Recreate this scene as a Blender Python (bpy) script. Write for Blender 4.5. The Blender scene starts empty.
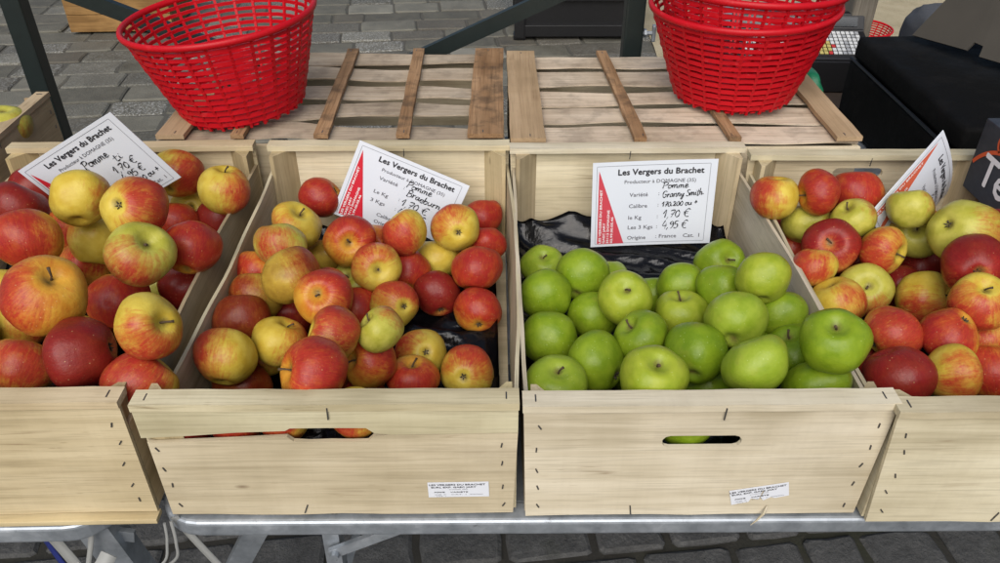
import bpy, bmesh, math, random
from mathutils import Vector, Matrix, noise

R = math.radians
S = bpy.context.scene
COL = S.collection

# ------------------------------------------------------------------ camera
CZ, TZ = 1.47, 0.75
CT = TZ + 0.17
PITCH, YAW = R(34.9), R(1.4)
cam_data = bpy.data.cameras.new('camera')
cam = bpy.data.objects.new('camera', cam_data)
COL.objects.link(cam)
cam.location = (0, 0, CZ)
cam.rotation_euler = (R(90) - PITCH, 0, -YAW)
cam_data.sensor_width = 36
cam_data.lens = 0.801 * 36
cam_data.clip_start = 0.02
cam_data.clip_end = 2000
S.camera = cam

# ------------------------------------------------------------------ light
SUN_EL, SUN_AZ = R(44), R(192)          # a high, veiled sun behind the viewer
world = bpy.data.worlds.new('World')
S.world = world
world.use_nodes = True
wn = world.node_tree
for n in list(wn.nodes):
    wn.nodes.remove(n)
sky = wn.nodes.new('ShaderNodeTexSky')
sky.sky_type = 'NISHITA'
sky.sun_disc = False
sky.sun_elevation = SUN_EL
sky.sun_rotation = SUN_AZ
sky.air_density = 1.0
sky.dust_density = 3.0
bg = wn.nodes.new('ShaderNodeBackground')
bg.inputs[1].default_value = 0.07
wo = wn.nodes.new('ShaderNodeOutputWorld')
wn.links.new(sky.outputs[0], bg.inputs[0])
wn.links.new(bg.outputs[0], wo.inputs[0])
sun_data = bpy.data.lights.new('sun', 'SUN')
sun_data.energy = 2.2
sun_data.angle = R(55)
sun_data.color = (1.0, 0.975, 0.945)
sun = bpy.data.objects.new('sun', sun_data)
COL.objects.link(sun)
sdir = Vector((math.sin(SUN_AZ) * math.cos(SUN_EL), math.cos(SUN_AZ) * math.cos(SUN_EL), math.sin(SUN_EL)))
sun.rotation_euler = sdir.to_track_quat('Z', 'Y').to_euler()
S.view_settings.view_transform = 'Standard'
S.view_settings.look = 'None'
S.view_settings.gamma = 1
S.view_settings.use_curve_mapping = False
S.view_settings.exposure = 0.46

rnd = random.Random(11)

# ------------------------------------------------------------------ node helpers
class NT:
    def __init__(self, name):
        self.m = bpy.data.materials.new(name)
        self.m.use_nodes = True
        self.t = self.m.node_tree
        self.b = next(n for n in self.t.nodes if n.type == 'BSDF_PRINCIPLED')
    def n(self, kind, **kw):
        o = self.t.nodes.new(kind)
        for k, v in kw.items():
            setattr(o, k, v)
        return o
    def put(self, sock, v):
        if hasattr(v, 'is_linked') or isinstance(v, bpy.types.NodeSocket):
            self.t.links.new(v, sock)
        elif v is not None:
            if hasattr(sock.default_value, '__len__') and not isinstance(v, (float, int)):
                v = tuple(v)
                if len(v) == 3 and len(sock.default_value) == 4:
                    v = v + (1,)
            sock.default_value = v
    def math(self, op, a, b=None, c=None, clamp=False):
        o = self.n('ShaderNodeMath', operation=op, use_clamp=clamp)
        self.put(o.inputs[0], a)
        if b is not None: self.put(o.inputs[1], b)
        if c is not None: self.put(o.inputs[2], c)
        return o.outputs[0]
    def vmath(self, op, a, b=None):
        o = self.n('ShaderNodeVectorMath', operation=op)
        self.put(o.inputs[0], a)
        if b is not None: self.put(o.inputs[1], b)
        return o.outputs[0]
    def coord(self):
        return self.n('ShaderNodeTexCoord').outputs['Object']
    def seed(self, scale=37.0):
        return self.math('MULTIPLY', self.n('ShaderNodeObjectInfo').outputs['Random'], scale)
    def noise(self, vec, scale, detail=3, rough=.55, w=None, dist=0):
        o = self.n('ShaderNodeTexNoise', noise_dimensions='4D')
        self.put(o.inputs['Vector'], vec)
        o.inputs['Scale'].default_value = scale
        o.inputs['Detail'].default_value = detail
        o.inputs['Roughness'].default_value = rough
        o.inputs['Distortion'].default_value = dist
        if w is not None: self.put(o.inputs['W'], w)
        return o.outputs['Fac']
    def ramp(self, fac, stops, interp='LINEAR'):
        o = self.n('ShaderNodeValToRGB')
        cr = o.color_ramp
        cr.interpolation = interp
        while len(cr.elements) < len(stops):
            cr.elements.new(0.5)
        for e, (p, c) in zip(cr.elements, stops):
            e.position = p
            e.color = (c, c, c, 1) if isinstance(c, (int, float)) else tuple(c) + (1,)
        self.put(o.inputs[0], fac)
        return o.outputs[0]
    def mix(self, fac, a, b, mode='MIX'):
        o = self.n('ShaderNodeMix', data_type='RGBA', blend_type=mode)
        self.put(o.inputs[0], fac)
        self.put(o.inputs[6], a)
        self.put(o.inputs[7], b)
        return o.outputs[2]
    def bump(self, h, strength, dist=.001):
        o = self.n('ShaderNodeBump')
        o.inputs['Strength'].default_value = strength
        o.inputs['Distance'].default_value = dist
        self.put(o.inputs['Height'], h)
        self.t.links.new(o.outputs[0], self.b.inputs['Normal'])
    def out(self, base=None, rough=None, metal=None, **kw):
        if base is not None: self.put(self.b.inputs['Base Color'], base)
        if rough is not None: self.put(self.b.inputs['Roughness'], rough)
        if metal is not None: self.put(self.b.inputs['Metallic'], metal)
        for k, v in kw.items():
            self.put(self.b.inputs[k.replace('_', ' ')], v)
        return self.m

def plain(name, col, rough=.5, metal=0, var=.0, scale=40):
    t = NT(name)
    if var:
        f = t.noise(t.coord(), scale, 5, .6, t.seed())
        c = t.mix(f, tuple(x * (1 - var) for x in col), tuple(min(1, x * (1 + var)) for x in col))
        return t.out(c, rough, metal)
    return t.out(col, rough, metal)

def wood(name, axis, dark, light, stain=.35, streak=.5, blot=0.0, blotcol=(.03, .025, .02)):
    """sawn poplar; object colour tints a board; grain runs along `axis`"""
    t = NT(name)
    co = t.coord(); sd = t.seed(61)
    along = [46, 46, 46]; along[axis] = 1.6
    fine = [380, 380, 380]; fine[axis] = 11
    sv = t.vmath('MULTIPLY', co, tuple(along))
    fv = t.vmath('MULTIPLY', co, tuple(fine))
    g1 = t.noise(sv, 1.0, 4, .6, sd, .6)
    g2 = t.noise(fv, 1.0, 3, .6, sd)
    br = t.noise(co, 7.0, 3, .5, sd)
    cross = [4, 4, 4]; cross[axis] = 150
    saw = t.noise(t.vmath('MULTIPLY', co, tuple(cross)), 1.0, 2, .5, sd)
    f = t.math('ADD', t.math('MULTIPLY', g1, .45), t.math('MULTIPLY', br, .55))
    base = t.ramp(f, [(.37, tuple(k * .86 for k in dark)), (.50, tuple((a + b) / 2 for a, b in zip(dark, light))), (.61, light)])
    dirt = t.ramp(t.noise(co, 5.5, 6, .68, t.math('ADD', sd, 44.0)), [(.50, 0), (.74, 1)])
    base = t.mix(t.math('MULTIPLY', dirt, .38), base, tuple(a * b for a, b in zip(dark, (.66, .66, .70))))
    base = t.mix(t.math('MULTIPLY', t.ramp(g2, [(.50, 0), (.64, 1)]), streak), base, tuple(x * .55 for x in dark))
    base = t.mix(t.math('MULTIPLY', t.ramp(saw, [(.45, 0), (.7, 1)]), .06), base, tuple(x * .7 for x in dark))
    cr_ = t.math('ABSOLUTE', t.math('SUBTRACT', t.noise(t.vmath('MULTIPLY', co, tuple(k * .8 for k in along)), 1.0, 3, .6, t.math('ADD', sd, 15.0), .3), .5))
    cr_ = t.math('MULTIPLY', t.ramp(cr_, [(.0, 1), (.010, 0)]), t.ramp(t.noise(co, 9, 3, .5, t.math('ADD', sd, 2.0)), [(.56, 0), (.66, 1)]))
    base = t.mix(t.math('MULTIPLY', cr_, .55), base, (.17, .11, .055))
    st = t.ramp(t.noise(t.vmath('MULTIPLY', co, tuple(.35 * a + 2 for a in along)), 1.0, 5, .65, t.math('ADD', sd, 9.0)), [(.55, 0), (.78, 1)])
    base = t.mix(t.math('MULTIPLY', st, stain), base, (.16, .11, .06))
    # small dark flecks and knots
    vo = t.n('ShaderNodeTexVoronoi', voronoi_dimensions='4D')
    kx = [34, 34, 34]; kx[axis] = 13
    t.put(vo.inputs['Vector'], t.vmath('MULTIPLY', co, tuple(kx))); vo.inputs['Scale'].default_value = 1
    t.put(vo.inputs['W'], sd)
    kn = t.math('MULTIPLY', t.ramp(vo.outputs['Distance'], [(.02, 1), (.13, 0)]),
                t.ramp(t.n('ShaderNodeSeparateColor').outputs[0] if False else vo.outputs['Color'], [(.66, 0), (.72, 1)]))
    base = t.mix(t.math('MULTIPLY', kn, .75), base, (.12, .07, .035))
    vp = t.n('ShaderNodeTexVoronoi', voronoi_dimensions='4D')
    px_ = [260, 260, 260]; px_[axis] = 42
    t.put(vp.inputs['Vector'], t.vmath('MULTIPLY', co, tuple(px_))); vp.inputs['Scale'].default_value = 1; t.put(vp.inputs['W'], sd)
    po = t.math('MULTIPLY', t.ramp(vp.outputs['Distance'], [(.10, 1), (.26, 0)]), t.ramp(t.noise(co, 8, 4, .6, t.math('ADD', sd, 71.0)), [(.50, 0), (.66, 1)]))
    base = t.mix(t.math('MULTIPLY', po, .45), base, (.20, .14, .075))
    if blot:
        b = t.ramp(t.noise(co, 26, 5, .62, t.math('ADD', sd, 3.0)), [(.49, 0), (.62, 1)])
        base = t.mix(t.math('MULTIPLY', b, blot), base, blotcol)
    base = t.mix(1.0, base, t.n('ShaderNodeObjectInfo').outputs['Color'], 'MULTIPLY')
    t.bump(t.math('ADD', t.math('MULTIPLY', g2, .5), t.math('ADD', g1, t.math('MULTIPLY', saw, .2))), .22, .0012)
    return t.out(base, .78, Specular_IOR_Level=.25)

PALE_D, PALE_L = (.47, .41, .285), (.65, .595, .465)
W = {a: wood('poplar_grain_%s' % n, a, PALE_D, PALE_L, .40, .30) for a, n in ((0, 'x'), (1, 'y'), (2, 'z'))}
WOLD = {a: wood('weathered_batten_%s' % n, a, (.23, .13, .06), (.42, .27, .15), .5, .55, .5) for a, n in ((0, 'x'), (1, 'y'))}
WPINK = wood('slat_wood', 0, (.41, .335, .25), (.57, .50, .405), .35, .5, .25)
STEEL = None
def mk_steel():
    t = NT('galvanised_steel')
    co = t.coord(); sd = t.seed()
    vo = t.n('ShaderNodeTexVoronoi'); t.put(vo.inputs['Vector'], co); vo.inputs['Scale'].default_value = 140
    a = t.noise(co, 30, 6, .65, sd)
    f = t.math('ADD', t.math('MULTIPLY', vo.outputs['Color'], .12), t.math('MULTIPLY', a, .88))
    c = t.ramp(f, [(.25, (.26, .29, .32)), (.55, (.42, .455, .49)), (.8, (.58, .61, .64))])
    sp = t.ramp(t.noise(co, 90, 6, .7, t.math('ADD', sd, 5.0)), [(.62, 0), (.72, 1)])
    c = t.mix(t.math('MULTIPLY', sp, .6), c, (.11, .105, .10))
    t.bump(a, .2, .001)
    return t.out(c, t.ramp(a, [(.3, .42), (.7, .62)]), .7)
STEEL = mk_steel()
DARKPAINT = plain('dark_green_paint', (.010, .016, .015), .42, 0, .35, 60)
DARKEDGE = plain('staple_wire', (.13, .125, .12), .4, .7, .4, 900)
BLACKPL = plain('black_plastic', (.007, .007, .008), .42, 0, .3, 30)
def mk_red():
    t = NT('red_plastic')
    f = t.noise(t.coord(), 18, 4, .6, t.seed())
    c = t.mix(f, (.40, .003, .009), (.55, .006, .013))
    c = t.mix(t.ramp(t.noise(t.coord(), 55, 5, .7, t.seed(19)), [(.60, 0), (.74, .35)]), c, (.62, .09, .09))
    return t.out(c, .42, Specular_IOR_Level=.25, Subsurface_Weight=.12, Subsurface_Radius=(.01, .002, .002), Subsurface_Scale=.4)
RED = mk_red()
def mk_card():
    t = NT('laminated_card')
    f = t.noise(t.coord(), 14, 4, .6, t.seed())
    return t.out(t.mix(f, (.66, .70, .765), (.73, .765, .82)), .32, Coat_Weight=.25, Coat_Roughness=.15)
CARD = mk_card()
INK = plain('print_ink', (.035, .035, .042), .5)
INKGREY = plain('grey_print_ink', (.13, .13, .15), .5)
PEN = plain('felt_pen_ink', (.012, .012, .016), .45)
CARDRED = plain('card_red', (.60, .022, .040), .4)
CARDPINK = plain('faded_card_red', (.58, .065, .09), .4)
CARDORANGE = plain('faded_card_orange', (.62, .12, .06), .4)
WHITEINK = plain('white_print', (.80, .78, .78), .5)
PAPER = plain('sticker_paper', (.70, .72, .76), .6, 0, .05, 30)

# apples
BASES = dict(y=((.50, .345, .036), (.60, .46, .072)), g=((.36, .34, .040), (.50, .46, .085)), o=((.52, .21, .022), (.60, .33, .042)),
             m=((.30, .18, .026), (.44, .29, .04)), r=((.50, .17, .04), (.60, .30, .06)),
             gg=((.155, .240, .010), (.220, .305, .017)), gl=((.22, .31, .020), (.295, .375, .036)),
             gy=((.240, .305, .018), (.325, .375, .034)), gd=((.125, .210, .008), (.175, .260, .012)))
REDS = dict(y=((.46, .034, .018), (.33, .005, .017)), g=((.42, .032, .018), (.30, .005, .017)), o=((.44, .030, .016), (.29, .004, .015)),
            m=((.30, .040, .010), (.17, .010, .007)), r=((.34, .005, .013), (.18, .0012, .009)))
def mk_apple(code):
    t = NT('apple_skin_' + {'y': 'yellow', 'g': 'pale_green', 'o': 'orange', 'm': 'mustard', 'r': 'crimson', 'gg': 'bright_green',
                            'gl': 'light_green', 'gy': 'yellowish_green', 'gd': 'deep_green'}[code])
    co = t.coord(); sd = t.seed(83)
    oi = t.n('ShaderNodeObjectInfo')
    sc = t.n('ShaderNodeSeparateColor'); t.put(sc.inputs[0], oi.outputs['Color'])
    red = sc.outputs[0]
    sx = t.n('ShaderNodeSeparateXYZ'); t.put(sx.inputs[0], co)
    x, y, z = sx.outputs
    rho = t.math('SQRT', t.math('ADD', t.math('MULTIPLY', x, x), t.math('ADD', t.math('MULTIPLY', y, y), 1e-5)))
    cx = t.math('DIVIDE', x, rho); cy = t.math('DIVIDE', y, rho)
    cv = t.n('ShaderNodeCombineXYZ')
    t.put(cv.inputs[0], cx); t.put(cv.inputs[1], cy); t.put(cv.inputs[2], t.math('MULTIPLY', z, .22))
    streak = t.noise(cv.outputs[0], 11, 6, .72, sd, .2)
    broad = t.noise(co, 1.5, 3, .5, sd)
    fine = t.noise(co, 17, 4, .65, sd)
    lo, hi = BASES[code]
    base = t.mix(t.ramp(t.noise(co, 2.2, 3, .5, t.math('ADD', sd, 4.0)), [(.35, 0), (.65, 1)]), lo, hi)
    if code in REDS:
        # facing = +X side carries the blush
        e = t.math('SUBTRACT', 1.05, t.math('MULTIPLY', red, 1.95 if code == 'r' else 1.72 if code == 'm' else 1.53))
        v = t.math('ADD', x, t.math('MULTIPLY', t.math('SUBTRACT', broad, .5), 1.9))
        v = t.math('ADD', v, t.math('MULTIPLY', t.math('SUBTRACT', streak, .5), 1.55))
        v = t.math('ADD', v, t.math('MULTIPLY', t.math('SUBTRACT', t.noise(co, 9, 5, .72, t.math('ADD', sd, 12.0)), .5), .95))
        # the skin stays greenish yellow round both hollows
        hol = t.ramp(rho, [(.10, 1), (.42, 0)])
        v = t.math('SUBTRACT', v, t.math('MULTIPLY', hol, .75))
        d = t.math('SUBTRACT', v, e)
        r1 = t.ramp(t.math('MULTIPLY_ADD', d, .5, .5), [(.31, 0), (.50, .48), (.78, 1)])
        r2 = t.ramp(t.math('MULTIPLY_ADD', d, .4, .5), [(.56, 0), (1.0, 1)])
        ra, rb = REDS[code]
        redc = t.mix(r2, ra, rb)
        redc = t.mix(t.math('MULTIPLY', t.ramp(t.noise(cv.outputs[0], 26, 5, .7, t.math('ADD', sd, 7.0), .3), [(.45, 0), (.62, 1)]), .45), redc, tuple(k * .62 for k in rb))
        redc = t.mix(t.math('MULTIPLY', t.ramp(t.noise(cv.outputs[0], 19, 6, .75, t.math('ADD', sd, 51.0), .3), [(.52, 0), (.68, 1)]), .18 if code == 'r' else .50), redc, tuple(k0 * .62 + k1 * .38 for k0, k1 in zip(ra, lo)))
        redc = t.mix(t.math('MULTIPLY', t.ramp(t.noise(co, 2.6, 4, .6, t.math('ADD', sd, 33.0)), [(.48, 0), (.74, 1)]), .12 if code == 'r' else .45), redc, tuple(k0 * .6 + k1 * .4 for k0, k1 in zip(ra, lo)))
        base = t.mix(t.math('MULTIPLY', r1, .94), base, redc)
        dots = (.66, .45, .20)
    else:
        sh = t.ramp(broad, [(.60, 0), (.80, 1)])
        base = t.mix(t.math('MULTIPLY', sh, .30), base, (.30, .22, .05))
        hol = t.ramp(rho, [(.08, 1), (.38, 0)])
        base = t.mix(t.math('MULTIPLY', hol, .25), base, (.42, .50, .10))
        dots = (.48, .60, .22)
    vo = t.n('ShaderNodeTexVoronoi', voronoi_dimensions='4D')
    t.put(vo.inputs['Vector'], co); vo.inputs['Scale'].default_value = 9.5; t.put(vo.inputs['W'], sd)
    dt = t.ramp(vo.outputs['Distance'], [(.08, 1), (.20, 0)])
    base = t.mix(t.math('MULTIPLY', dt, .5 if code in REDS else .62), base, dots)
    # brown flecks and bruises
    br = t.ramp(t.noise(co, 5.5, 7, .76, t.math('ADD', sd, 21.0)), [(.675, 0), (.73, 1)])
    base = t.mix(t.math('MULTIPLY', br, .55), base, (.10, .055, .022))
    # russet in the pits
    pit = t.math('MULTIPLY', t.ramp(rho, [(.05, 1), (.20, 0)]), t.ramp(fine, [(.3, .45), (.6, .9)]))
    base = t.mix(pit, base, (.13, .095, .030))
    hv = t.math('ADD', t.math('MULTIPLY', fine, .4), t.noise(co, 3.2, 2, .5, sd))
    t.bump(hv, .12, .02)
    return t.out(base, t.ramp(t.noise(co, 5, 4, .6, sd), [(.3, .27), (.7, .42)]), Specular_IOR_Level=.22, Coat_Weight=.06, Coat_Roughness=.22)
SKIN = {c: mk_apple(c) for c in BASES}
STEM = plain('apple_stem', (.075, .045, .022), .8, 0, .3, 300)
CALYX = plain('apple_calyx', (.055, .042, .026), .9, 0, .3, 300)

# ------------------------------------------------------------------ mesh helpers
def finish(name, bm, mat, parent=None, smooth=False, loc=None, tint=None):
    bm.normal_update()
    me = bpy.data.meshes.new(name)
    bm.to_mesh(me); bm.free()
    if mat is not None: me.materials.append(mat)
    if smooth:
        for p in me.polygons: p.use_smooth = True
    o = bpy.data.objects.new(name, me)
    COL.objects.link(o)
    if parent is not None: o.parent = parent
    if loc is not None: o.location = loc
    if tint is not None: o.color = tuple(tint) + (1,)
    return o

def bx(bm, x0, x1, y0, y1, z0, z1, bev=0.0):
    vs = [bm.verts.new(p) for p in ((x0, y0, z0), (x1, y0, z0), (x1, y1, z0), (x0, y1, z0), (x0, y0, z1), (x1, y0, z1), (x1, y1, z1), (x0, y1, z1))]
    fs = [bm.faces.new([vs[i] for i in q]) for q in ((3, 2, 1, 0), (4, 5, 6, 7), (0, 1, 5, 4), (1, 2, 6, 5), (2, 3, 7, 6), (3, 0, 4, 7))]
    if bev:
        es = {e for f in fs for e in f.edges}
        bmesh.ops.bevel(bm, geom=list(es), offset=bev, segments=2, affect='EDGES', profile=.6)
    return vs

def box_obj(name, dims, mat, parent=None, bev=.0008, tint=None):
    """a box whose object origin is its middle (so grain differs board to board)"""
    x0, x1, y0, y1, z0, z1 = dims
    c = Vector(((x0 + x1) / 2, (y0 + y1) / 2, (z0 + z1) / 2))
    bm = bmesh.new()
    bx(bm, x0 - c.x, x1 - c.x, y0 - c.y, y1 - c.y, z0 - c.z, z1 - c.z, bev)
    return finish(name, bm, mat, parent, False, c, tint)

def tube(bm, pts, r, n=8, cap=True, square=False):
    pts = [Vector(p) for p in pts]
    rings = []
    up = Vector((0, 0, 1))
    prev = None
    for i, p in enumerate(pts):
        d = (pts[min(i + 1, len(pts) - 1)] - pts[max(i - 1, 0)]).normalized()
        if prev is None:
            a = d.cross(up)
            if a.length < 1e-3: a = d.cross(Vector((1, 0, 0)))
            a.normalize()
        else:
            a = (prev - d * prev.dot(d)).normalized()
        prev = a
        b = a.cross(d)
        rr = r[i] if isinstance(r, (list, tuple)) else r
        ring = []
        for k in range(n):
            ang = 2 * math.pi * k / n + (math.pi / 4 if square else 0)
            s = rr * (1.414 if square else 1)
            ring.append(bm.verts.new(p + a * math.cos(ang) * s + b * math.sin(ang) * s))
        rings.append(ring)
    for i in range(len(rings) - 1):
        for k in range(n):
            bm.faces.new((rings[i][k], rings[i][(k + 1) % n], rings[i + 1][(k + 1) % n], rings[i + 1][k]))
    if cap:
        bm.faces.new(rings[0][::-1]); bm.faces.new(rings[-1])
    bmesh.ops.recalc_face_normals(bm, faces=bm.faces)

def bar(bm, p, q, w, t):
    """flat bar from p to q, w wide in the picture plane direction, t thick"""
    p, q = Vector(p), Vector(q)
    d = (q - p).normalized()
    n = Vector((0, 1, 0)); n = (n - d * n.dot(d)).normalized()
    s = d.cross(n)
    vs = []
    for c in (p, q):
        for a, b in ((-1, -1), (1, -1), (1, 1), (-1, 1)):
            vs.append(bm.verts.new(c + s * a * w / 2 + n * b * t / 2))
    for q4 in ((3, 2, 1, 0), (4, 5, 6, 7), (0, 1, 5, 4), (1, 2, 6, 5), (2, 3, 7, 6), (3, 0, 4, 7)):
        bm.faces.new([vs[i] for i in q4])
    bmesh.ops.recalc_face_normals(bm, faces=bm.faces)

def thing(name, label, cat, loc=(0, 0, 0), rot=(0, 0, 0), group=None):
    o = bpy.data.objects.new(name, None)
    o.empty_display_size = .05
    COL.objects.link(o)
    o.location = loc; o.rotation_euler = rot
    o['label'] = label; o['category'] = cat
    if group: o['group'] = group
    return o

def tag(o, label, cat, group=None):
    o['label'] = label; o['category'] = cat
    if group: o['group'] = group
    return o

def plate(name, outline, hole, y0, y1, mat, parent, tint=None, origin=None):
    """upright board with an optional hole; outline and hole are (x, z) loops"""
    bm = bmesh.new()
    es = []
    for loop in [outline] + ([hole] if hole else []):
        vs = [bm.verts.new((x, y0, z)) for x, z in loop]
        es += [bm.edges.new((vs[i], vs[(i + 1) % len(vs)])) for i in range(len(vs))]
    r = bmesh.ops.triangle_fill(bm, edges=es, use_beauty=True, use_dissolve=False)
    faces = [g for g in r['geom'] if isinstance(g, bmesh.types.BMFace)]
    ex = bmesh.ops.extrude_face_region(bm, geom=faces)
    for v in [g for g in ex['geom'] if isinstance(g, bmesh.types.BMVert)]:
        v.co.y = y1
    bmesh.ops.recalc_face_normals(bm, faces=bm.faces)
    o = origin or (0, 0, 0)
    for v in bm.verts: v.co -= Vector(o)
    return finish(name, bm, mat, parent, False, o, tint)

def slot(cx, cz, w, h, n=5):
    r = h / 2
    pts = []
    for sgn, base in ((1, -90), (-1, 90)):
        for k in range(n + 1):
            a = R(base + 180 * k / n)
            pts.append((cx + sgn * (w / 2 - r) + math.cos(a) * r * 1.0, cz + math.sin(a) * r))
    return pts

# ------------------------------------------------------------------ text
_text_cache = {}
def text_verts(s):
    if s in _text_cache: return _text_cache[s]
    cu = bpy.data.curves.new('lettering', 'FONT')
    cu.body = s
    cu.resolution_u = 2
    o = bpy.data.objects.new('lettering', cu)
    COL.objects.link(o)
    bpy.context.view_layer.update()
    me = bpy.data.meshes.new_from_object(o.evaluated_get(bpy.context.evaluated_depsgraph_get()))
    vs = [v.co.copy() for v in me.vertices]
    fs = [tuple(p.vertices) for p in me.polygons]
    bpy.data.objects.remove(o); bpy.data.curves.remove(cu); bpy.data.meshes.remove(me)
    _text_cache[s] = (vs, fs)
    return vs, fs

def put_text(bm, s, x, y, height, width=None, z=.0, rot=0.0, bold=0.0, warp=None):
    """adds s with its baseline starting at (x, y); height = cap height; bold = emboldening"""
    vs, fs = text_verts(s)
    x0 = min(v.x for v in vs); x1 = max(v.x for v in vs)
    ky = height / .70
    kx = width / (x1 - x0) if width else ky
    ca, sa = math.cos(rot), math.sin(rot)
    offs = [(0, 0)] if not bold else [(-bold, 0), (bold, 0), (0, bold), (0, -bold)]
    for k, (dx, dy) in enumerate(offs):
        new = []
        for v in vs:
            px, py = (v.x - x0) * kx + dx, v.y * ky + dy
            p = Vector((x + px * ca - py * sa, y + px * sa + py * ca, z + k * 2.2e-5))
            if warp: p = warp(p)
            new.append(bm.verts.new(p))
        for f in fs:
            try: bm.faces.new([new[i] for i in f])
            except ValueError: pass

# hand-drawn pen strokes, one unit = x height 0.5, capital 1
GL = {
 'P': (.62, [[(.08, 0), (.12, .5), (.16, .95)], [(-.02, .88), (.2, 1.0), (.5, .98), (.6, .78), (.48, .56), (.14, .45)]]),
 'o': (.50, [[(.25, .5), (.08, .38), (.06, .15), (.2, 0), (.4, .1), (.44, .34), (.27, .5), (.42, .46), (.54, .44)]]),
 'm': (.74, [[(.02, .46), (.06, 0), (.1, .35), (.22, .5), (.3, .36), (.3, 0), (.34, .34), (.48, .5), (.57, .36), (.58, .04), (.72, .06)]]),
 'e': (.46, [[(.04, .22), (.34, .32), (.34, .48), (.16, .5), (.05, .26), (.14, .02), (.34, .02), (.48, .14)]]),
 'B': (.64, [[(.1, 0), (.14, .95)], [(0, .9), (.3, 1.0), (.52, .86), (.44, .6), (.18, .52), (.5, .46), (.56, .2), (.36, .0), (.04, .04)]]),
 'r': (.42, [[(.02, .42), (.1, .5), (.08, 0), (.12, .32), (.26, .5), (.38, .44)]]),
 'a': (.54, [[(.42, .44), (.22, .5), (.06, .3), (.1, .04), (.28, .06), (.42, .44), (.42, .06), (.56, .08)]]),
 'b': (.50, [[(.08, 1.0), (.06, .05), (.1, .34), (.28, .48), (.42, .3), (.36, .06), (.16, 0), (.05, .1)]]),
 'u': (.56, [[(.04, .48), (.06, .1), (.2, 0), (.38, .16), (.42, .48), (.42, .06), (.58, .08)]]),
 'n': (.54, [[(.02, .46), (.08, .48), (.07, 0), (.12, .34), (.28, .5), (.38, .36), (.38, .04), (.52, .06)]]),
 'G': (.66, [[(.56, .84), (.36, 1.0), (.1, .78), (.04, .36), (.2, .02), (.48, .08), (.56, .4), (.32, .42), (.62, .42)]]),
 'y': (.50, [[(.04, .48), (.1, .16), (.24, .1), (.4, .46), (.36, 0), (.26, -.36), (.08, -.34), (.2, -.1), (.48, .1)]]),
 'S': (.52, [[(.46, .86), (.3, 1.0), (.1, .84), (.16, .6), (.4, .42), (.42, .14), (.2, 0), (.02, .12)]]),
 'i': (.26, [[(.08, .48), (.1, .06), (.24, .08)], [(.12, .68), (.15, .74)]]),
 't': (.36, [[(.16, .95), (.14, .08), (.24, 0), (.38, .08)], [(-.02, .58), (.36, .66)]]),
 'h': (.50, [[(.06, 1.0), (.06, 0), (.1, .32), (.26, .5), (.36, .34), (.36, 0), (.46, .04)]]),
 'J': (.5, [[(.4, 1.0), (.38, .1), (.22, -.1), (.04, .1)], [(.2, 1.0), (.56, 1.0)]]),
 'l': (.24, [[(.1, 1.0), (.08, .08), (.22, .04)]]),
 's': (.40, [[(.34, .44), (.18, .5), (.08, .38), (.3, .2), (.26, .02), (.04, .04)]]),
 'E': (.56, [[(.5, .94), (.16, .92), (.1, .04), (.5, .02)], [(.12, .5), (.42, .52)]]),
 '0': (.52, [[(.28, .78), (.1, .6), (.08, .2), (.24, 0), (.42, .16), (.44, .56), (.28, .78), (.36, .8)]]),
 '1': (.42, [[(.02, .46), (.26, .92), (.22, 0)]]),
 '2': (.52, [[(.06, .6), (.2, .8), (.4, .66), (.3, .34), (.04, .04), (.26, .08), (.5, 0)]]),
 '4': (.52, [[(.26, .92), (.04, .3), (.48, .34)], [(.4, .6), (.34, -.08)]]),
 '5': (.50, [[(.44, .84), (.14, .82), (.1, .48), (.34, .5), (.42, .22), (.24, 0), (.04, .08)]]),
 '7': (.48, [[(.04, .78), (.44, .82), (.16, 0)], [(.12, .4), (.4, .44)]]),
 '9': (.48, [[(.4, .66), (.22, .8), (.08, .6), (.2, .42), (.4, .6), (.38, .2), (.2, -.04)]]),
 ',': (.24, [[(.12, .08), (.02, -.2)]]),
 '.': (.26, [[(.05, .02), (.10, .10), (.16, .04)]]),
 '-': (.34, [[(.04, .3), (.28, .34)]]),
 '+': (.50, [[(.0, .38), (.25, .40), (.48, .42)], [(.27, .74), (.25, .40), (.23, .06)]]),
 '€': (.70, [[(.62, .86), (.4, .96), (.2, .76), (.14, .36), (.3, .04), (.56, .06)], [(0, .58), (.46, .62)], [(0, .38), (.42, .42)]]),
 ' ': (.30, []),
}
def smooth_line(pts, sub=5):
    pts = [Vector((p[0], p[1])) for p in pts]
    if len(pts) < 3: return pts
    out = []
    for i in range(len(pts) - 1):
        p0, p1, p2, p3 = pts[max(i - 1, 0)], pts[i], pts[i + 1], pts[min(i + 2, len(pts) - 1)]
        for k in range(sub):
            t = k / sub
            out.append(.5 * ((2 * p1) + (p2 - p0) * t + (2 * p0 - 5 * p1 + 4 * p2 - p3) * t * t + (3 * p1 - p0 - 3 * p2 + p3) * t ** 3))
    out.append(pts[-1])
    return out

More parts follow.
